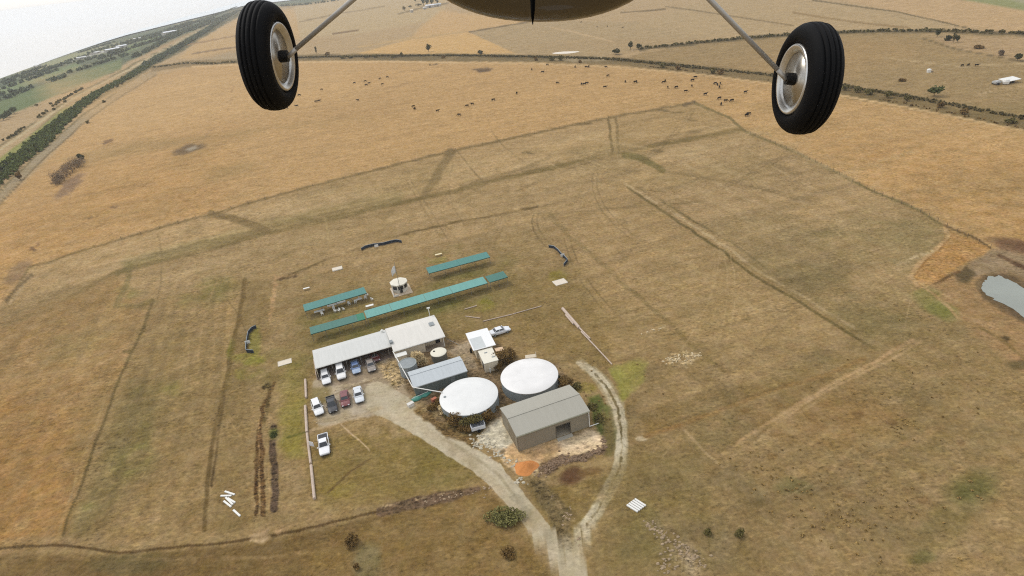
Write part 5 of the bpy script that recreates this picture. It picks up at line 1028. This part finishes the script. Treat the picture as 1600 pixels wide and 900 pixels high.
log([(754.5, 502), (800, 491)], .11, 'thin timber rail lying behind the parked sedan', h=.12); log([(801, 490.6), (846, 478)], .1, 'thin timber rail continuing to the right behind the sedan', h=.12); log([(726, 483), (745, 477.5)], .12, 'short timber rail on the grass behind the toilet block', h=.12); log([(727, 494), (750, 497)], .1, 'shorter grey rail just below the short timber one', h=.12)
log([(697, 529), (717, 538.5)], .06, 'thin grey rail leading from the clubhouse corner to the paving', mm=M_STEEL, h=.4)
# white beams
def beam(a, b, label, w_=.3, h=.22, mm=None):
    A, B = at(*a), at(*b); d = B-A; t = MB().box(0, math.hypot(d.x, d.y), -w_/2, w_/2, 0, h).build('white_beam', mm or M_WHITE, None, bevel=.02); t.location = A; t.rotation_euler[2] = math.atan2(d.y, d.x); tag(t, label, 'beam'); return t
for i, l in enumerate(['first from the left', 'second from the left', 'in the middle', 'second from the right', 'farthest right']):
    f_ = i/4*.93; a = (979.5+13.2*f_, 789.5-9.8*f_); beam((a[0], a[1]), (a[0]+17, a[1]+10.8), 'white beam %s of the five laid side by side on grass' % l, .3, .2)
for a, b, l in [((351.7, 768.5), (367, 773.5), 'white beam at the top of the scattered pile at left'), ((345, 775.5), (362, 775), 'white beam pointing level out of the scattered pile'), ((356, 779), (367.5, 786), 'white beam right of centre in the scattered pile'), ((350, 783.5), (361.5, 792.5), 'white beam lowest in the scattered pile'), ((365, 797.5), (375.5, 807), 'white beam lying apart below the scattered pile'), ((353, 778), (364, 789), 'grey-white beam in the middle of the scattered pile')]:
    beam(a, b, l, .3, .2)
# upturned boat, box trailer, odds and ends beside the tank
p = at(659, 620); t = thing('upturned_boat', 'upturned teal dinghy by the end of the store shed', 'boat', p, rad(28)); m = MB(); rings = []
for i in range(9):
    x = -2.0+4.0*i/8; w_ = .72*math.sin(math.pi*min(1, (i+1.2)/6.2)) if i < 5 else .72*(1-((i-4)/4.2)**2*.95); w_ = max(.05, w_)
    rings.append([(x, w_*math.cos(a), .02+.55*math.sin(a)*(w_/.72)**.5) for a in [math.pi*k/8 for k in range(9)]])
m.loft(rings); m.build('hull', mat('teal_hull', (78, 150, 132), rough=.4, var=.1), t, smooth=True); MB().box(-1.9, 1.4, -.03, .03, .5, .6).build('keel', M_WHITE, t)
p = at(747.5, 671); t = thing('box_trailer', 'small white box trailer parked among the bushes before the near tank', 'trailer', p, rad(12))
MB().box(-1.25, 1.25, -.7, .7, .45, 1.25).build('body', mat('trailer_white', (222, 224, 226), rough=.4, var=.05), t, bevel=.06); MB().box(-1.15, 1.15, -.6, .6, 1.252, 1.29).build('lid', M_GLASS, t)
for y in (-.78, .78): MB().tube((0, y-.08, .3), (0, y+.08, .3), .3, n=16).build('wheel', M_BLACK, t)
m = MB(); m.tube((-1.25, 0, .45), (-2.3, 0, .42), .05, n=6); m.build('drawbar', M_STEEL, t)
for (x, y, x2, y2, l) in [(772.5, 639, 777, 630, 'white plastic pipe leaning by the near tank wall'), (775.5, 640, 778, 632, 'shorter white pipe beside the near tank wall')]: log([(x, y), (x2, y2)], .1, l, 'plastic_pipe', M_WHITE, .2)['category'] = 'pipe'
for (x, y, s, c_, l, nm) in [(678.5, 626, .5, (196, 120, 90), 'orange-red crate under the end of the white pipe', 'plastic_crate'), (642, 634, .6, (226, 222, 212), 'white bin at the corner of the gravel ramp', 'storage_bin')]:
    t = thing(nm, l, 'crate', at(x, y), .6); m = MB(); m.box(-s, s, -s*.6, s*.6, 0, .08); m.box(-s, s, -s*.6, -s*.52, .08, s); m.box(-s, s, s*.52, s*.6, .08, s); m.box(-s, -s*.92, -s*.52, s*.52, .08, s); m.box(s*.92, s, -s*.52, s*.52, .08, s); m.build('crate_shell', mat(nm, c_, rough=.5, var=.06), t); MB().box(-s*1.04, s*1.04, -s*.64, s*.64, s+.003, s+.05).build('rim', mat(nm, c_), t)

# ------------------------------------------------------------------ CARS
def car(px, py, head, kind, col, label, L=4.6, W=1.78, open_door=False, roof_sheen=None):
    t = thing('parked_car', label, 'car', at(px, py), head, 'cars parked at the clubhouse')
    paint = mat('car_colour_%d_%d_%d' % col, col, rough=.25, var=.04, spec=.6, coat=.5); pr = mat('car_colour_%d_%d_%d' % roof_sheen, roof_sheen, rough=.3, var=.04, spec=.6) if roof_sheen else paint
    h = L/2; hw = W/2
    P_ = {'sedan': ([(-h, .52, .80), (-h+.08, .40, .98), (-h+.9, .32, 1.0), (-1.2, .28, .96), (0, .26, .93), (1.0, .28, .92), (h-.5, .32, .82), (h-.08, .38, .68), (h, .46, .58)], [-1.55, -.95, .35, 1.15], 1.42),
          'wagon': ([(-h, .45, .95), (-h+.06, .38, 1.0), (-1.2, .28, .98), (0, .26, .96), (1.0, .28, .94), (h-.5, .32, .86), (h-.08, .38, .70), (h, .46, .60)], [-h+.08, -h+.45, .35, 1.1], 1.50),
          'van': ([(-h, .45, 1.1), (-h+.06, .38, 1.12), (-1.2, .3, 1.12), (0, .28, 1.12), (1.0, .28, 1.1), (h-.5, .32, 1.0), (h-.06, .38, .82), (h, .46, .7)], [-h+.05, -h+.25, .55, 1.3], 1.9),
          'ute': ([(-h, .45, .88), (-h+.05, .40, .90), (-1.2, .32, .90), (0, .3, .94), (1.0, .3, .96), (h-.5, .34, .92), (h-.06, .42, .8), (h, .5, .66)], [-.75, -.6, .45, 1.05], 1.68)}[kind]
    prof, cab, top = P_; m = MB(); rings = []
    for i, (x, zb, zt) in enumerate(prof):
        f_ = 1-.16*max(0, (abs(x)/h-.72)/.28)**2; w_ = hw*f_
        rings.append([(x, -w_*.9, zb), (x, -w_, zb+.12), (x, -w_, zt-.16), (x, -w_*.9, zt-.03), (x, -w_*.5, zt), (x, w_*.5, zt), (x, w_*.9, zt-.03), (x, w_, zt-.16), (x, w_, zb+.12), (x, w_*.9, zb)])
    m.loft(rings); body = m.build('body', paint, t, smooth=False)
    zb = np.interp(cab[0], [q[0] for q in prof], [q[2] for q in prof])-.05; x0, x1, x2, x3 = cab; w0, w1 = hw*.9, hw*.70
    cb = MB(); cb.add([(x0, -w0, zb), (x3, -w0, zb), (x3, w0, zb), (x0, w0, zb), (x1, -w1, top-.03), (x2, -w1, top-.03), (x2, w1, top-.03), (x1, w1, top-.03), (x1+.1, -w1*.8, top), (x2-.1, -w1*.8, top), (x2-.1, w1*.8, top), (x1+.1, w1*.8, top)],
           [(0, 1, 5, 4), (1, 2, 6, 5), (2, 3, 7, 6), (3, 0, 4, 7), (4, 5, 9, 8), (5, 6, 10, 9), (6, 7, 11, 10), (7, 4, 8, 11), (8, 9, 10, 11)]); cb.build('cabin', pr, t)
    def pane(name, a, b, c, d, off):
        a, b, c, d = map(Vector, (a, b, c, d)); n = (b-a).cross(d-a).normalized()
        if n.dot(Vector(off)) < 0: n = -n
        ctr = (a+b+c+d)/4; q = [p_+(ctr-p_)*.11+n*.012 for p_ in (a, b, c, d)]; q2 = [p_-n*.02 for p_ in q]
        MB().add(q+q2, [(0, 1, 2, 3), (7, 6, 5, 4), (0, 4, 5, 1), (1, 5, 6, 2), (2, 6, 7, 3), (3, 7, 4, 0)]).build(name, M_GLASS, t)
    zz = zb+.1
    def ed(xa, xb, f_): return xa+(xb-xa)*f_
    ff = (zz-zb)/(top-.03-zb); wz = w0+(w1-w0)*ff; xf = ed(x3, x2, ff); xr = ed(x0, x1, ff)
    pane('windscreen', (xf, -wz, zz), (xf, wz, zz), (x2, w1, top-.03), (x2, -w1, top-.03), (1, 0, .3))
    pane('rear_window', (xr, -wz, zz), (xr, wz, zz), (x1, w1, top-.03), (x1, -w1, top-.03), (-1, 0, .3))
    mid = (x1+x2)/2
    for s in (-1, 1):
        if kind == 'ute': pane('side_window', (xr, s*wz, zz), (xf, s*wz, zz), (x2, s*w1, top-.03), (x1, s*w1, top-.03), (0, s, .1))
        else:
            pane('side_window', (xr, s*wz, zz), (mid, s*wz, zz), (mid, s*w1, top-.03), (x1, s*w1, top-.03), (0, s, .1)); pane('side_window', (mid, s*wz, zz), (xf, s*wz, zz), (x2, s*w1, top-.03), (mid, s*w1, top-.03), (0, s, .1))
    for x in (-h+.85, h-.85):
        for s in (-1, 1):
            wh = MB().tube((x, s*(hw-.19), .31), (x, s*(hw+.015), .31), .32, n=18).build('wheel', M_BLACK, t); MB().tube((x, s*(hw+.016), .31), (x, s*(hw+.03), .31), .2, .16, n=14).build('rim', M_GALV, wh)
    for s in (-1, 1):
        MB().box(h-.16, h+.004, s*hw*.62-.16, s*hw*.62+.16, .56, .70).build('headlight', mat('lamp_glass', (220, 224, 226), rough=.15, var=.03), t, bevel=.02)
        MB().box(-h-.012, -h+.03, s*hw*.64-.13, s*hw*.64+.13, .62, .78).build('tail_light', mat('red_lamp', (150, 24, 20), rough=.25, var=.05), t)
        MB().box(x3-.35, x3-.2, s*(hw+.12)-.09, s*(hw+.12)+.09, zb+.02, zb+.16).build('mirror', paint, t)
    MB().box(h-.05, h+.03, -hw*.62, hw*.62, .34, .5).build('bumper', mat('dark_bumper', (44, 44, 46), var=.1), t)
    if kind == 'ute':
        m = MB(); m.box(-h+.1, -.85, -hw*.8, hw*.8, .905, .93); m.build('tray_floor', mat('tray_liner', (70, 70, 72), var=.15), t)
        m = MB(); m.box(-h+.04, -.8, -hw*.96, -hw*.86, .85, 1.12); m.box(-h+.04, -.8, hw*.86, hw*.96, .85, 1.12); m.box(-h+.0, -h+.09, -hw*.86, hw*.86, .85, 1.12); m.build('tray_side', paint, t)
        if label.startswith('black'): 
            m = MB(); m.tube((-.9, -hw*.8, 1.1), (-.9, -hw*.75, 1.72), .04, n=6); m.tube((-.9, hw*.8, 1.1), (-.9, hw*.75, 1.72), .04, n=6); m.tube((-.9, -hw*.75, 1.72), (-.9, hw*.75, 1.72), .04, n=6); m.build('roll_bar', M_STEEL, t)
    if open_door: 
        MB().box(-1.3, -.4, -.025, .025, .35, 1.35, Matrix.Translation((-.35, -hw-.45, 0)) @ Matrix.Rotation(rad(50), 4, 'Z')).build('open_door', paint, t)
    return t
HD = BA-math.pi/2
WC = (240, 240, 238)
car(509.8, 593, HD+.02, 'wagon', WC, 'white station wagon in the leftmost bay of the car shelter', 4.7); car(533.5, 585, HD-.02, 'van', (244, 242, 238), 'white people mover in the second bay of the car shelter', 4.8, 1.86); car(556.5, 577, HD, 'sedan', (160, 178, 200), 'pale blue sedan nosing out of the car shelter', 4.5, roof_sheen=(116, 140, 182))  # the blue sedan's deeper roof colour has a reflection painted into it
car(580, 574, HD, 'sedan', (148, 138, 128), 'dusty grey-brown sedan at the right end of the car shelter', 4.4); car(586, 560, HD+.1, 'wagon', (96, 36, 34), 'dark red hatchback deep in the shade of the car shelter', 4.1)
car(497, 640, HD+.12, 'wagon', (242, 242, 240), 'white station wagon at the left end of the front row', 4.8); car(519.8, 636, HD+.02, 'ute', (38, 38, 42), 'black ute with a roll bar in the front row', 4.6); car(540, 626.5, HD-.05, 'sedan', (122, 52, 52), 'dark red sedan in the middle of the front row', 4.6); car(561.2, 620.5, HD-.02, 'sedan', (222, 226, 228), 'silver-white sedan at the right end of the front row', 4.7)
car(507.5, 699, HD-.03, 'ute', (244, 244, 244), 'lone white ute on the grass with its rear door swung open', 5.1, 1.84, True); car(781.5, 520.5, BA+.02, 'sedan', (236, 238, 240), 'white sedan parked side-on behind the toilet block', 4.6)

# ------------------------------------------------------------------ CATTLE
def cow_mesh(graze):
    V_ = [(-.95, 0, 1.12, .24, .30), (-.55, 0, 1.12, .30, .36), (0, 0, 1.08, .33, .40), (.5, 0, 1.12, .30, .38), (.85, 0, 1.18, .20, .28)]
    V_ += [(1.15, 0, .92, .15, .19), (1.38, 0, .55, .13, .15), (1.55, 0, .22, .09, .10), (1.62, 0, .08, .06, .06)] if graze else [(1.15, 0, 1.34, .15, .19), (1.38, 0, 1.46, .15, .16), (1.62, 0, 1.36, .11, .11), (1.8, 0, 1.26, .07, .07)]
    m = MB(); m.loft([[(x+.0*math.cos(a), ry*math.cos(a), z+rz*math.sin(a)) for a in [2*math.pi*k/10 for k in range(10)]] for x, _, z, ry, rz in [(-1.1, 0, 1.1, .1, .14)]+V_])
    for x, s in ((-.72, -1), (-.72, 1), (.58, -1), (.58, 1)):
        bx = -.06 if x < 0 else 0
        rings = []
        for (z, r, dx) in ((1.0, .17, 0), (.72, .12, .04*(1 if x < 0 else 0)), (.5, .075, -.08 if x < 0 else .02), (.25, .055, -.06 if x < 0 else 0), (.06, .06, -.03 if x < 0 else 0), (0, .07, 0)):
            rings.append([(x+dx+r*math.cos(a), s*.2+r*math.sin(a), z) for a in [2*math.pi*k/7 for k in range(7)]])
        m.loft(rings)
    m.tube((-1.1, 0, 1.25), (-1.25, 0, .6), .035, .03, 5)
    for s in (-1, 1): (hx, hz) = (1.34, .66) if graze else (1.34, 1.56); m.tube((hx, s*.1, hz), (hx-.02, s*.3, hz+.02), .05, .02, 5)
    return m
M_COW = mat('black_cattle_coat', (26, 21, 22), rough=.95, var=.2, spec=.02); cowA = None
COWS = [[(448, 170.5), (464, 167), (468, 150), (494, 160), (499, 159), (503, 141), (554, 131), (559.4, 158), (571, 128), (572.5, 134), (577, 131.4), (594, 124), (605.6, 121.6), (597.5, 133)],
        [(646, 168), (648, 171.5), (684, 174.6), (717.4, 181), (729.8, 167), (738, 164), (771, 157.6), (807.5, 147)],
        [(831, 109.8), (848, 114), (855.4, 102.4), (898.7, 106), (916, 106), (920, 105.2), (946.8, 106), (950, 119.6), (871, 130.8), (908.5, 132.6), (913, 132.9), (917, 131.2), (945.5, 137.6), (977, 128.8), (992.7, 129.8), (994.5, 129.0)],
        [(1036.8, 130), (1039.4, 128), (1043.4, 138), (1056.7, 138), (1071.7, 144), (1081, 136), (1082, 127), (1086.4, 122.4), (1102, 149), (1117.4, 132), (1121, 133.3), (1125.5, 132.2), (1124, 138), (1124, 155.4), (1126.8, 165), (1134, 159.4), (1143.4, 159), (1164.6, 145.6), (1166.5, 182), (1169.6, 179.6)],
        [(908, 35.5), (933, 42.6), (949, 42), (973, 44), (1503, 104), (1513, 103), (1526, 103.6)]]
CL = ['black cow in the scattered herd just right of the left wheel', 'black cow in the loose string across the middle of the golden paddock', 'black cow between the middle string and the right-hand herd', 'black cow in the dense herd left of the right wheel', 'black cow far off in the pale fields beyond the creek']
CG = ['cattle near the left wheel', 'cattle strung across the middle', 'cattle under the creek line', 'cattle near the right wheel', 'cattle beyond the creek']
me_ = [cow_mesh(True).build('cow', M_COW, None, smooth=True), cow_mesh(False).build('cow', M_COW, None, smooth=True)]; k_ = 0
for gi, grp in enumerate(COWS):
    for (x, y) in grp:
        if k_ < 2: o = me_[k_]
        else: o = me_[(k_*7) % 3 % 2].copy(); COL.objects.link(o)
        o.location = at(x, y); ang = random.choice([0, 3.14, .3, 2.8, 1.2, -.4, 3.5, 4.4]); o.rotation_euler = (0, 0, ang); sc_ = random.uniform(.84, .96) if gi < 4 else .8; o.scale = (sc_, sc_*1.2, sc_*.92)
        tag(o, CL[gi], 'cow', CG[gi]); k_ += 1

# ------------------------------------------------------------------ FAR THINGS
def farm_shed(px, py, L, Wd, h, rz, label, rc=(220, 222, 224)):
    t = thing('farm_shed', label, 'shed', at(px, py), rz); m = MB(); m.box(-L/2, L/2, -Wd/2, Wd/2, -1, h); m.build('wall', mat('far_shed_wall', (196, 190, 178), var=.08), t)
    m = MB(); m.slab([(-L/2-.3, -Wd/2-.3, h), (L/2+.3, -Wd/2-.3, h), (L/2+.3, 0, h*1.35), (-L/2-.3, 0, h*1.35)], .15); m.slab([(-L/2-.3, 0, h*1.35), (L/2+.3, 0, h*1.35), (L/2+.3, Wd/2+.3, h), (-L/2-.3, Wd/2+.3, h)], .15); m.build('roof', mat('far_roof_%d' % rc[0], rc, rough=.4, var=.05), t)
    MB().box(-L*.12, L*.12, -Wd/2-.06, -Wd/2-.01, -.5, h*.75).build('door', mat('far_shed_door', (120, 120, 120), var=.08), t)
farm_shed(672, 12, 15, 7, 4, .1, 'white-roofed shed at the left of the distant farmstead', (230, 232, 236)); farm_shed(684, 10, 12, 7, 3.6, .1, 'grey-roofed shed at the right of the distant farmstead', (190, 200, 206)); farm_shed(664, 14.5, 6, 5, 3, .1, 'small low shed nearest the road of the distant farmstead', (216, 210, 200)); farm_shed(643.5, 19.5, 4.5, 4, 3.6, .4, 'pale square pump house below the distant farmstead trees', (232, 214, 186))
farm_shed(176, 80, 26, 10, 4, .9, 'longest white shed among the hazy green fields at far left', (240, 242, 244)); farm_shed(190, 75, 20, 9, 4, .9, 'second white shed beyond the longest one at far left', (240, 242, 244)); farm_shed(265, 53.5, 30, 12, 5, .9, 'white shed by the dark tree row nearer the horizon', (240, 242, 244))
for k_, (x, y) in enumerate([(128, 92), (150, 84), (60, 104), (215, 62)]): farm_shed(x, y, 16, 12, 3, .5+k_, ['pale roof in the hazy trees left of the long white shed', 'pale roof just above the long white shed', 'pale roof lowest on the hazy skyline at the left', 'pale roof in the hazy trees near the skyline'][k_], (206, 206, 200))
p = at(1570, 130); t = thing('farm_trailer', 'long white flatbed trailer in the dry field at right edge', 'trailer', p, rad(5)); M_WT = M_WHITE
m = MB(); m.slab([(-1.5, -2.2, 1.1), (5.2, -2.2, 1.5), (5.2, 2.2, 1.9), (-1.5, 2.2, 1.6)], .15); m.build('deck', M_WT, t); m = MB(); m.lathe([(.05, .2), (1.2, .3), (1.3, 1.2), (1.0, 1.9), (.3, 2.1)], 16, Matrix.Translation((-1.2, -1.6, 0))); m.build('tank', M_WT, t); m = MB(); m.box(-5.4, -2.6, -1.2, 1.2, .5, 1.5); m.build('cabin', mat('grey_machine', (190, 190, 186), var=.08), t, bevel=.25)
for x in (-4.4, 1.0, 2.4):
    for y in (-1.4, 1.4): MB().tube((x, y-.15, .5), (x, y+.15, .5), .5, n=14).build('wheel', M_BLACK, t)
p = at(1451, 113); t = thing('water_trough', 'small white water tank alone in the dry field right of the wheel', 'water tank', p, 0); m = MB(); m.lathe([(.9, 0), (.95, 1.3), (.8, 1.5), (.05, 1.75)], 16); m.build('tank_body', M_WT, t); MB().box(.9, 2.0, -.4, .4, 0, .5).build('trough', M_CONC, t)
# fence beside the paddock at the far left bank of the dam
def fence(label, pts, n):
    W = [at(*p) for p in pts]; c = W[0]; t = thing('wire_fence', label, 'fence', c); seg = [(W[i+1]-W[i]).length for i in range(len(W)-1)]; tot = sum(seg); m = MB()
    P_ = []
    for i in range(n+1):
        d = tot*i/n; j = 0
        while j < len(seg)-1 and d > seg[j]: d -= seg[j]; j += 1
        q = W[j]+(W[j+1]-W[j])*(d/seg[j]); P_.append(Vector((q.x, q.y, float(Z(q.x, q.y))))-c)
    for a in P_: MB().tube(a-Vector((0, 0, .2)), a+Vector((0, 0, 1.15)), .06, n=5, cap=True).build('post', mat('fence_post', (120, 104, 82), var=.2), t)
    m = MB()
    for h in (.5, .8, 1.1):
        for a, b in zip(P_, P_[1:]): m.tube(a+Vector((0, 0, h)), b+Vector((0, 0, h)), .008, n=3, cap=False)
    m.build('wire', M_STEEL, t)
fence('post and wire fence between the mown field and the right-hand paddock', [(1165, 206), (1260, 247), (1370, 303), (1431, 328), (1478, 354), (1547, 389)], 34)
fence('post and wire fence along the far edge of the mown field', [(190, 374), (330, 335), (480, 294), (700, 238), (950, 185), (1085, 162)], 40)

# ------------------------------------------------------------------ THE MODEL AEROPLANE THE CAMERA RIDES ON (real size, just ahead of the lens)
ac = bpy.data.objects.new('model_aeroplane', None); COL.objects.link(ac); ac.empty_display_size = .1
AC0 = Vector((0.02, .30, -.55)); ac.matrix_world = CAM_M @ Matrix.Translation(AC0)
tag(ac, 'model aeroplane seen from below with two black-tyred wheels on thin struts', 'model aeroplane')
M_TYRE = mat('tyre_rubber', (16, 16, 17), rough=.75, var=.25, scale=60, spec=.15); M_ALU = mat('turned_aluminium', (228, 226, 220), rough=.3, metal=.8, var=.10, scale=30)
M_STRUT = mat('strut_steel', (186, 180, 170), rough=.4, metal=.35, var=.12, scale=40); M_SLEEVE = mat('black_sleeve', (14, 13, 12), rough=.6, var=.2, scale=80)
M_BLUR = mat('dark_prop_blur', (88, 78, 60), rough=.42, var=.10, scale=18, spec=.4, coat=.25); M_PROP = mat('black_propeller', (10, 10, 10), rough=.9, var=.1, scale=30, spec=.02)
def xlathe(m, prof, c, sgn, n=64):
    """revolve (radius, outward distance) about the x axis"""
    return m.lathe([(r, 0+d) for r, d in prof], n, Matrix.Translation(c) @ Matrix.Rotation(sgn*math.pi/2, 4, 'Y'))
def landing_wheel(c, sgn, R_=.05, W_=.029):
    c = Vector(c)-AC0; prof = []                      # sgn +1: outer side towards +x
    rim = .0305; hw = W_/2
    prof.append((rim, -hw*.62)); prof.append((rim+.0015, -hw*.80))
    for k in range(0, 21):
        a = math.pi*(k/20); y = -math.cos(a); rr = rim+.004+(R_-rim-.004)*max(0, math.sin(a))**.62
        prof.append((rr, hw*y))
        if k in (7, 9, 11, 13):
            prof[-1] = (rr, hw*y-.0005); prof.append((rr-.0016, hw*y)); prof.append((rr-.0016, hw*y+.0008)); prof.append((rr, hw*y+.0012))
    prof.append((rim+.0015, hw*.80)); prof.append((rim, hw*.62))
    m = MB(); xlathe(m, prof, c, sgn, 96); wh = m.build('wheel', M_TYRE, ac, smooth=True)
    m = MB(); xlathe(m, [(.0312, -hw*.60), (.0318, -hw*.86), (.0305, -hw*.98), (.0290, -hw*.96), (.0268, -hw*.86), (.0246, -hw*.80), (.0240, -hw*.60)], c, sgn, 64); m.build('rim', M_ALU, wh, smooth=True)
    m = MB(); xlathe(m, [(.0241, -hw*.72), (.0236, -hw*.1), (.0225, hw*.15), (.0190, hw*.30), (.0160, hw*.22), (.0140, -hw*.1), (.0115, -hw*.25), (.0085, -hw*.30), (.0070, -hw*.55), (.001, -hw*.55)], c, sgn, 64)
    m.build('hub', mat('shaded_alloy', (206, 200, 188), rough=.3, metal=.85, var=.2, scale=60), wh, smooth=True)  # dish darker than the lip, with the recess's shade put into its colour
    for k in range(6):
        a = k*math.pi/3+.3; q = c+Vector((-sgn*hw*.26, .0098*math.cos(a), .0098*math.sin(a))); MB().tube(q, q+Vector((-sgn*.0042, 0, 0)), .0019, .0016, 10).build('bolt', M_ALU, wh)
    q0, q1 = c+Vector((-sgn*hw*.35, 0, 0)), c+Vector((-sgn*(hw+.0035), .001, 0)); MB().tube(q0, q1, .0058, .0054, 20).build('axle_sleeve', M_SLEEVE, wh)
    return q1
qa = landing_wheel((-.2350, .2238, -.589), -1); qb = landing_wheel((.2745, .195, -.569), 1)
for q, e in ((qa, Vector((-.070, .318, -.540))), (qb, Vector((.112, .322, -.540)))):
    e = e-AC0; m = MB(); m.tube(q+Vector((0, -.001, 0)), q+(e-q)*.06, .0020, .0022, 14); m.tube(q+(e-q)*.06, e, .0022, .0027, 14); m.build('landing_strut', M_STRUT, ac, smooth=True)
d = Vector((0, math.sin(rad(29)), -math.cos(rad(29)))); up = Vector((0, math.cos(rad(29)), math.sin(rad(29)))); cc = Vector((.030, .3550, -.585))-AC0; rings = []
for s, k in ((-.030, .02), (-.027, .35), (-.020, .62), (-.008, .84), (.008, .95), (.03, 1.0), (.12, 1.03), (.28, 1.0), (.42, .85), (.52, .6), (.56, .3), (.57, .02)):
    rings.append([cc+d*s+Vector((1, 0, 0))*(.145*k*math.copysign(abs(math.cos(a))**.9, math.cos(a)))+up*(.094*k*math.copysign(abs(math.sin(a))**.9, math.sin(a))) for a in [2*math.pi*i/56 for i in range(56)]])
m = MB(); m.loft(rings); m.build('prop_blur_body', M_BLUR, ac, smooth=True)  # solid body standing in for the spinning propeller's blur; struts end in it
hub = Vector((.0175, .352, -.505))-AC0
m = MB(); m.tube(hub, Vector((.022, .352, -.60))-AC0, .006, n=16); m.build('propeller_shaft', M_STRUT, ac)
m = MB(); m.lathe([(.001, 0), (.010, .006), (.015, .016), (.016, .028), (.001, .028)], 24, Matrix.Translation(hub) @ Matrix.Rotation(math.pi, 4, 'X') @ Matrix.Translation((0, 0, -.012))); m.build('spinner', M_ALU, ac, smooth=True)
for sgn in (-1, 1):
    rings = []
    for f_, wd, th in ((0, .0022, .006), (.15, .0026, .010), (.45, .0024, .012), (.75, .0019, .010), (.93, .0011, .007), (1.0, .0003, .002)):
        y = sgn*.1325*f_; rings.append([hub+Vector((wd*1.5*math.cos(a)-.0003*f_, y, th*math.sin(a))) for a in [2*math.pi*i/14 for i in range(14)]])
    MB().loft(rings).build('propeller_blade', M_PROP, ac, smooth=True)

# ------------------------------------------------------------------ HAZE
HZ = 7400.0
zmin = float(Z(gx, gy).min())-1.0
hb = MB().box(-HZ, HZ, -HZ, HZ, zmin, CAM_H+3)
hm = bpy.data.materials.new('haze_air'); hm.use_nodes = True; hn = hm.node_tree; hn.nodes.clear()
ho = hn.nodes.new('ShaderNodeOutputMaterial'); hv = hn.nodes.new('ShaderNodeVolumePrincipled'); hv.inputs['Density'].default_value = 1.3e-4
hv.inputs['Color'].default_value = (.93, .95, .97, 1); hv.inputs['Anisotropy'].default_value = .2; hn.links.new(hv.outputs[0], ho.inputs['Volume'])
hz = hb.build('haze', hm, None); hz['kind'] = 'stuff'; hz['label'] = 'pale distance haze lying over the far country'
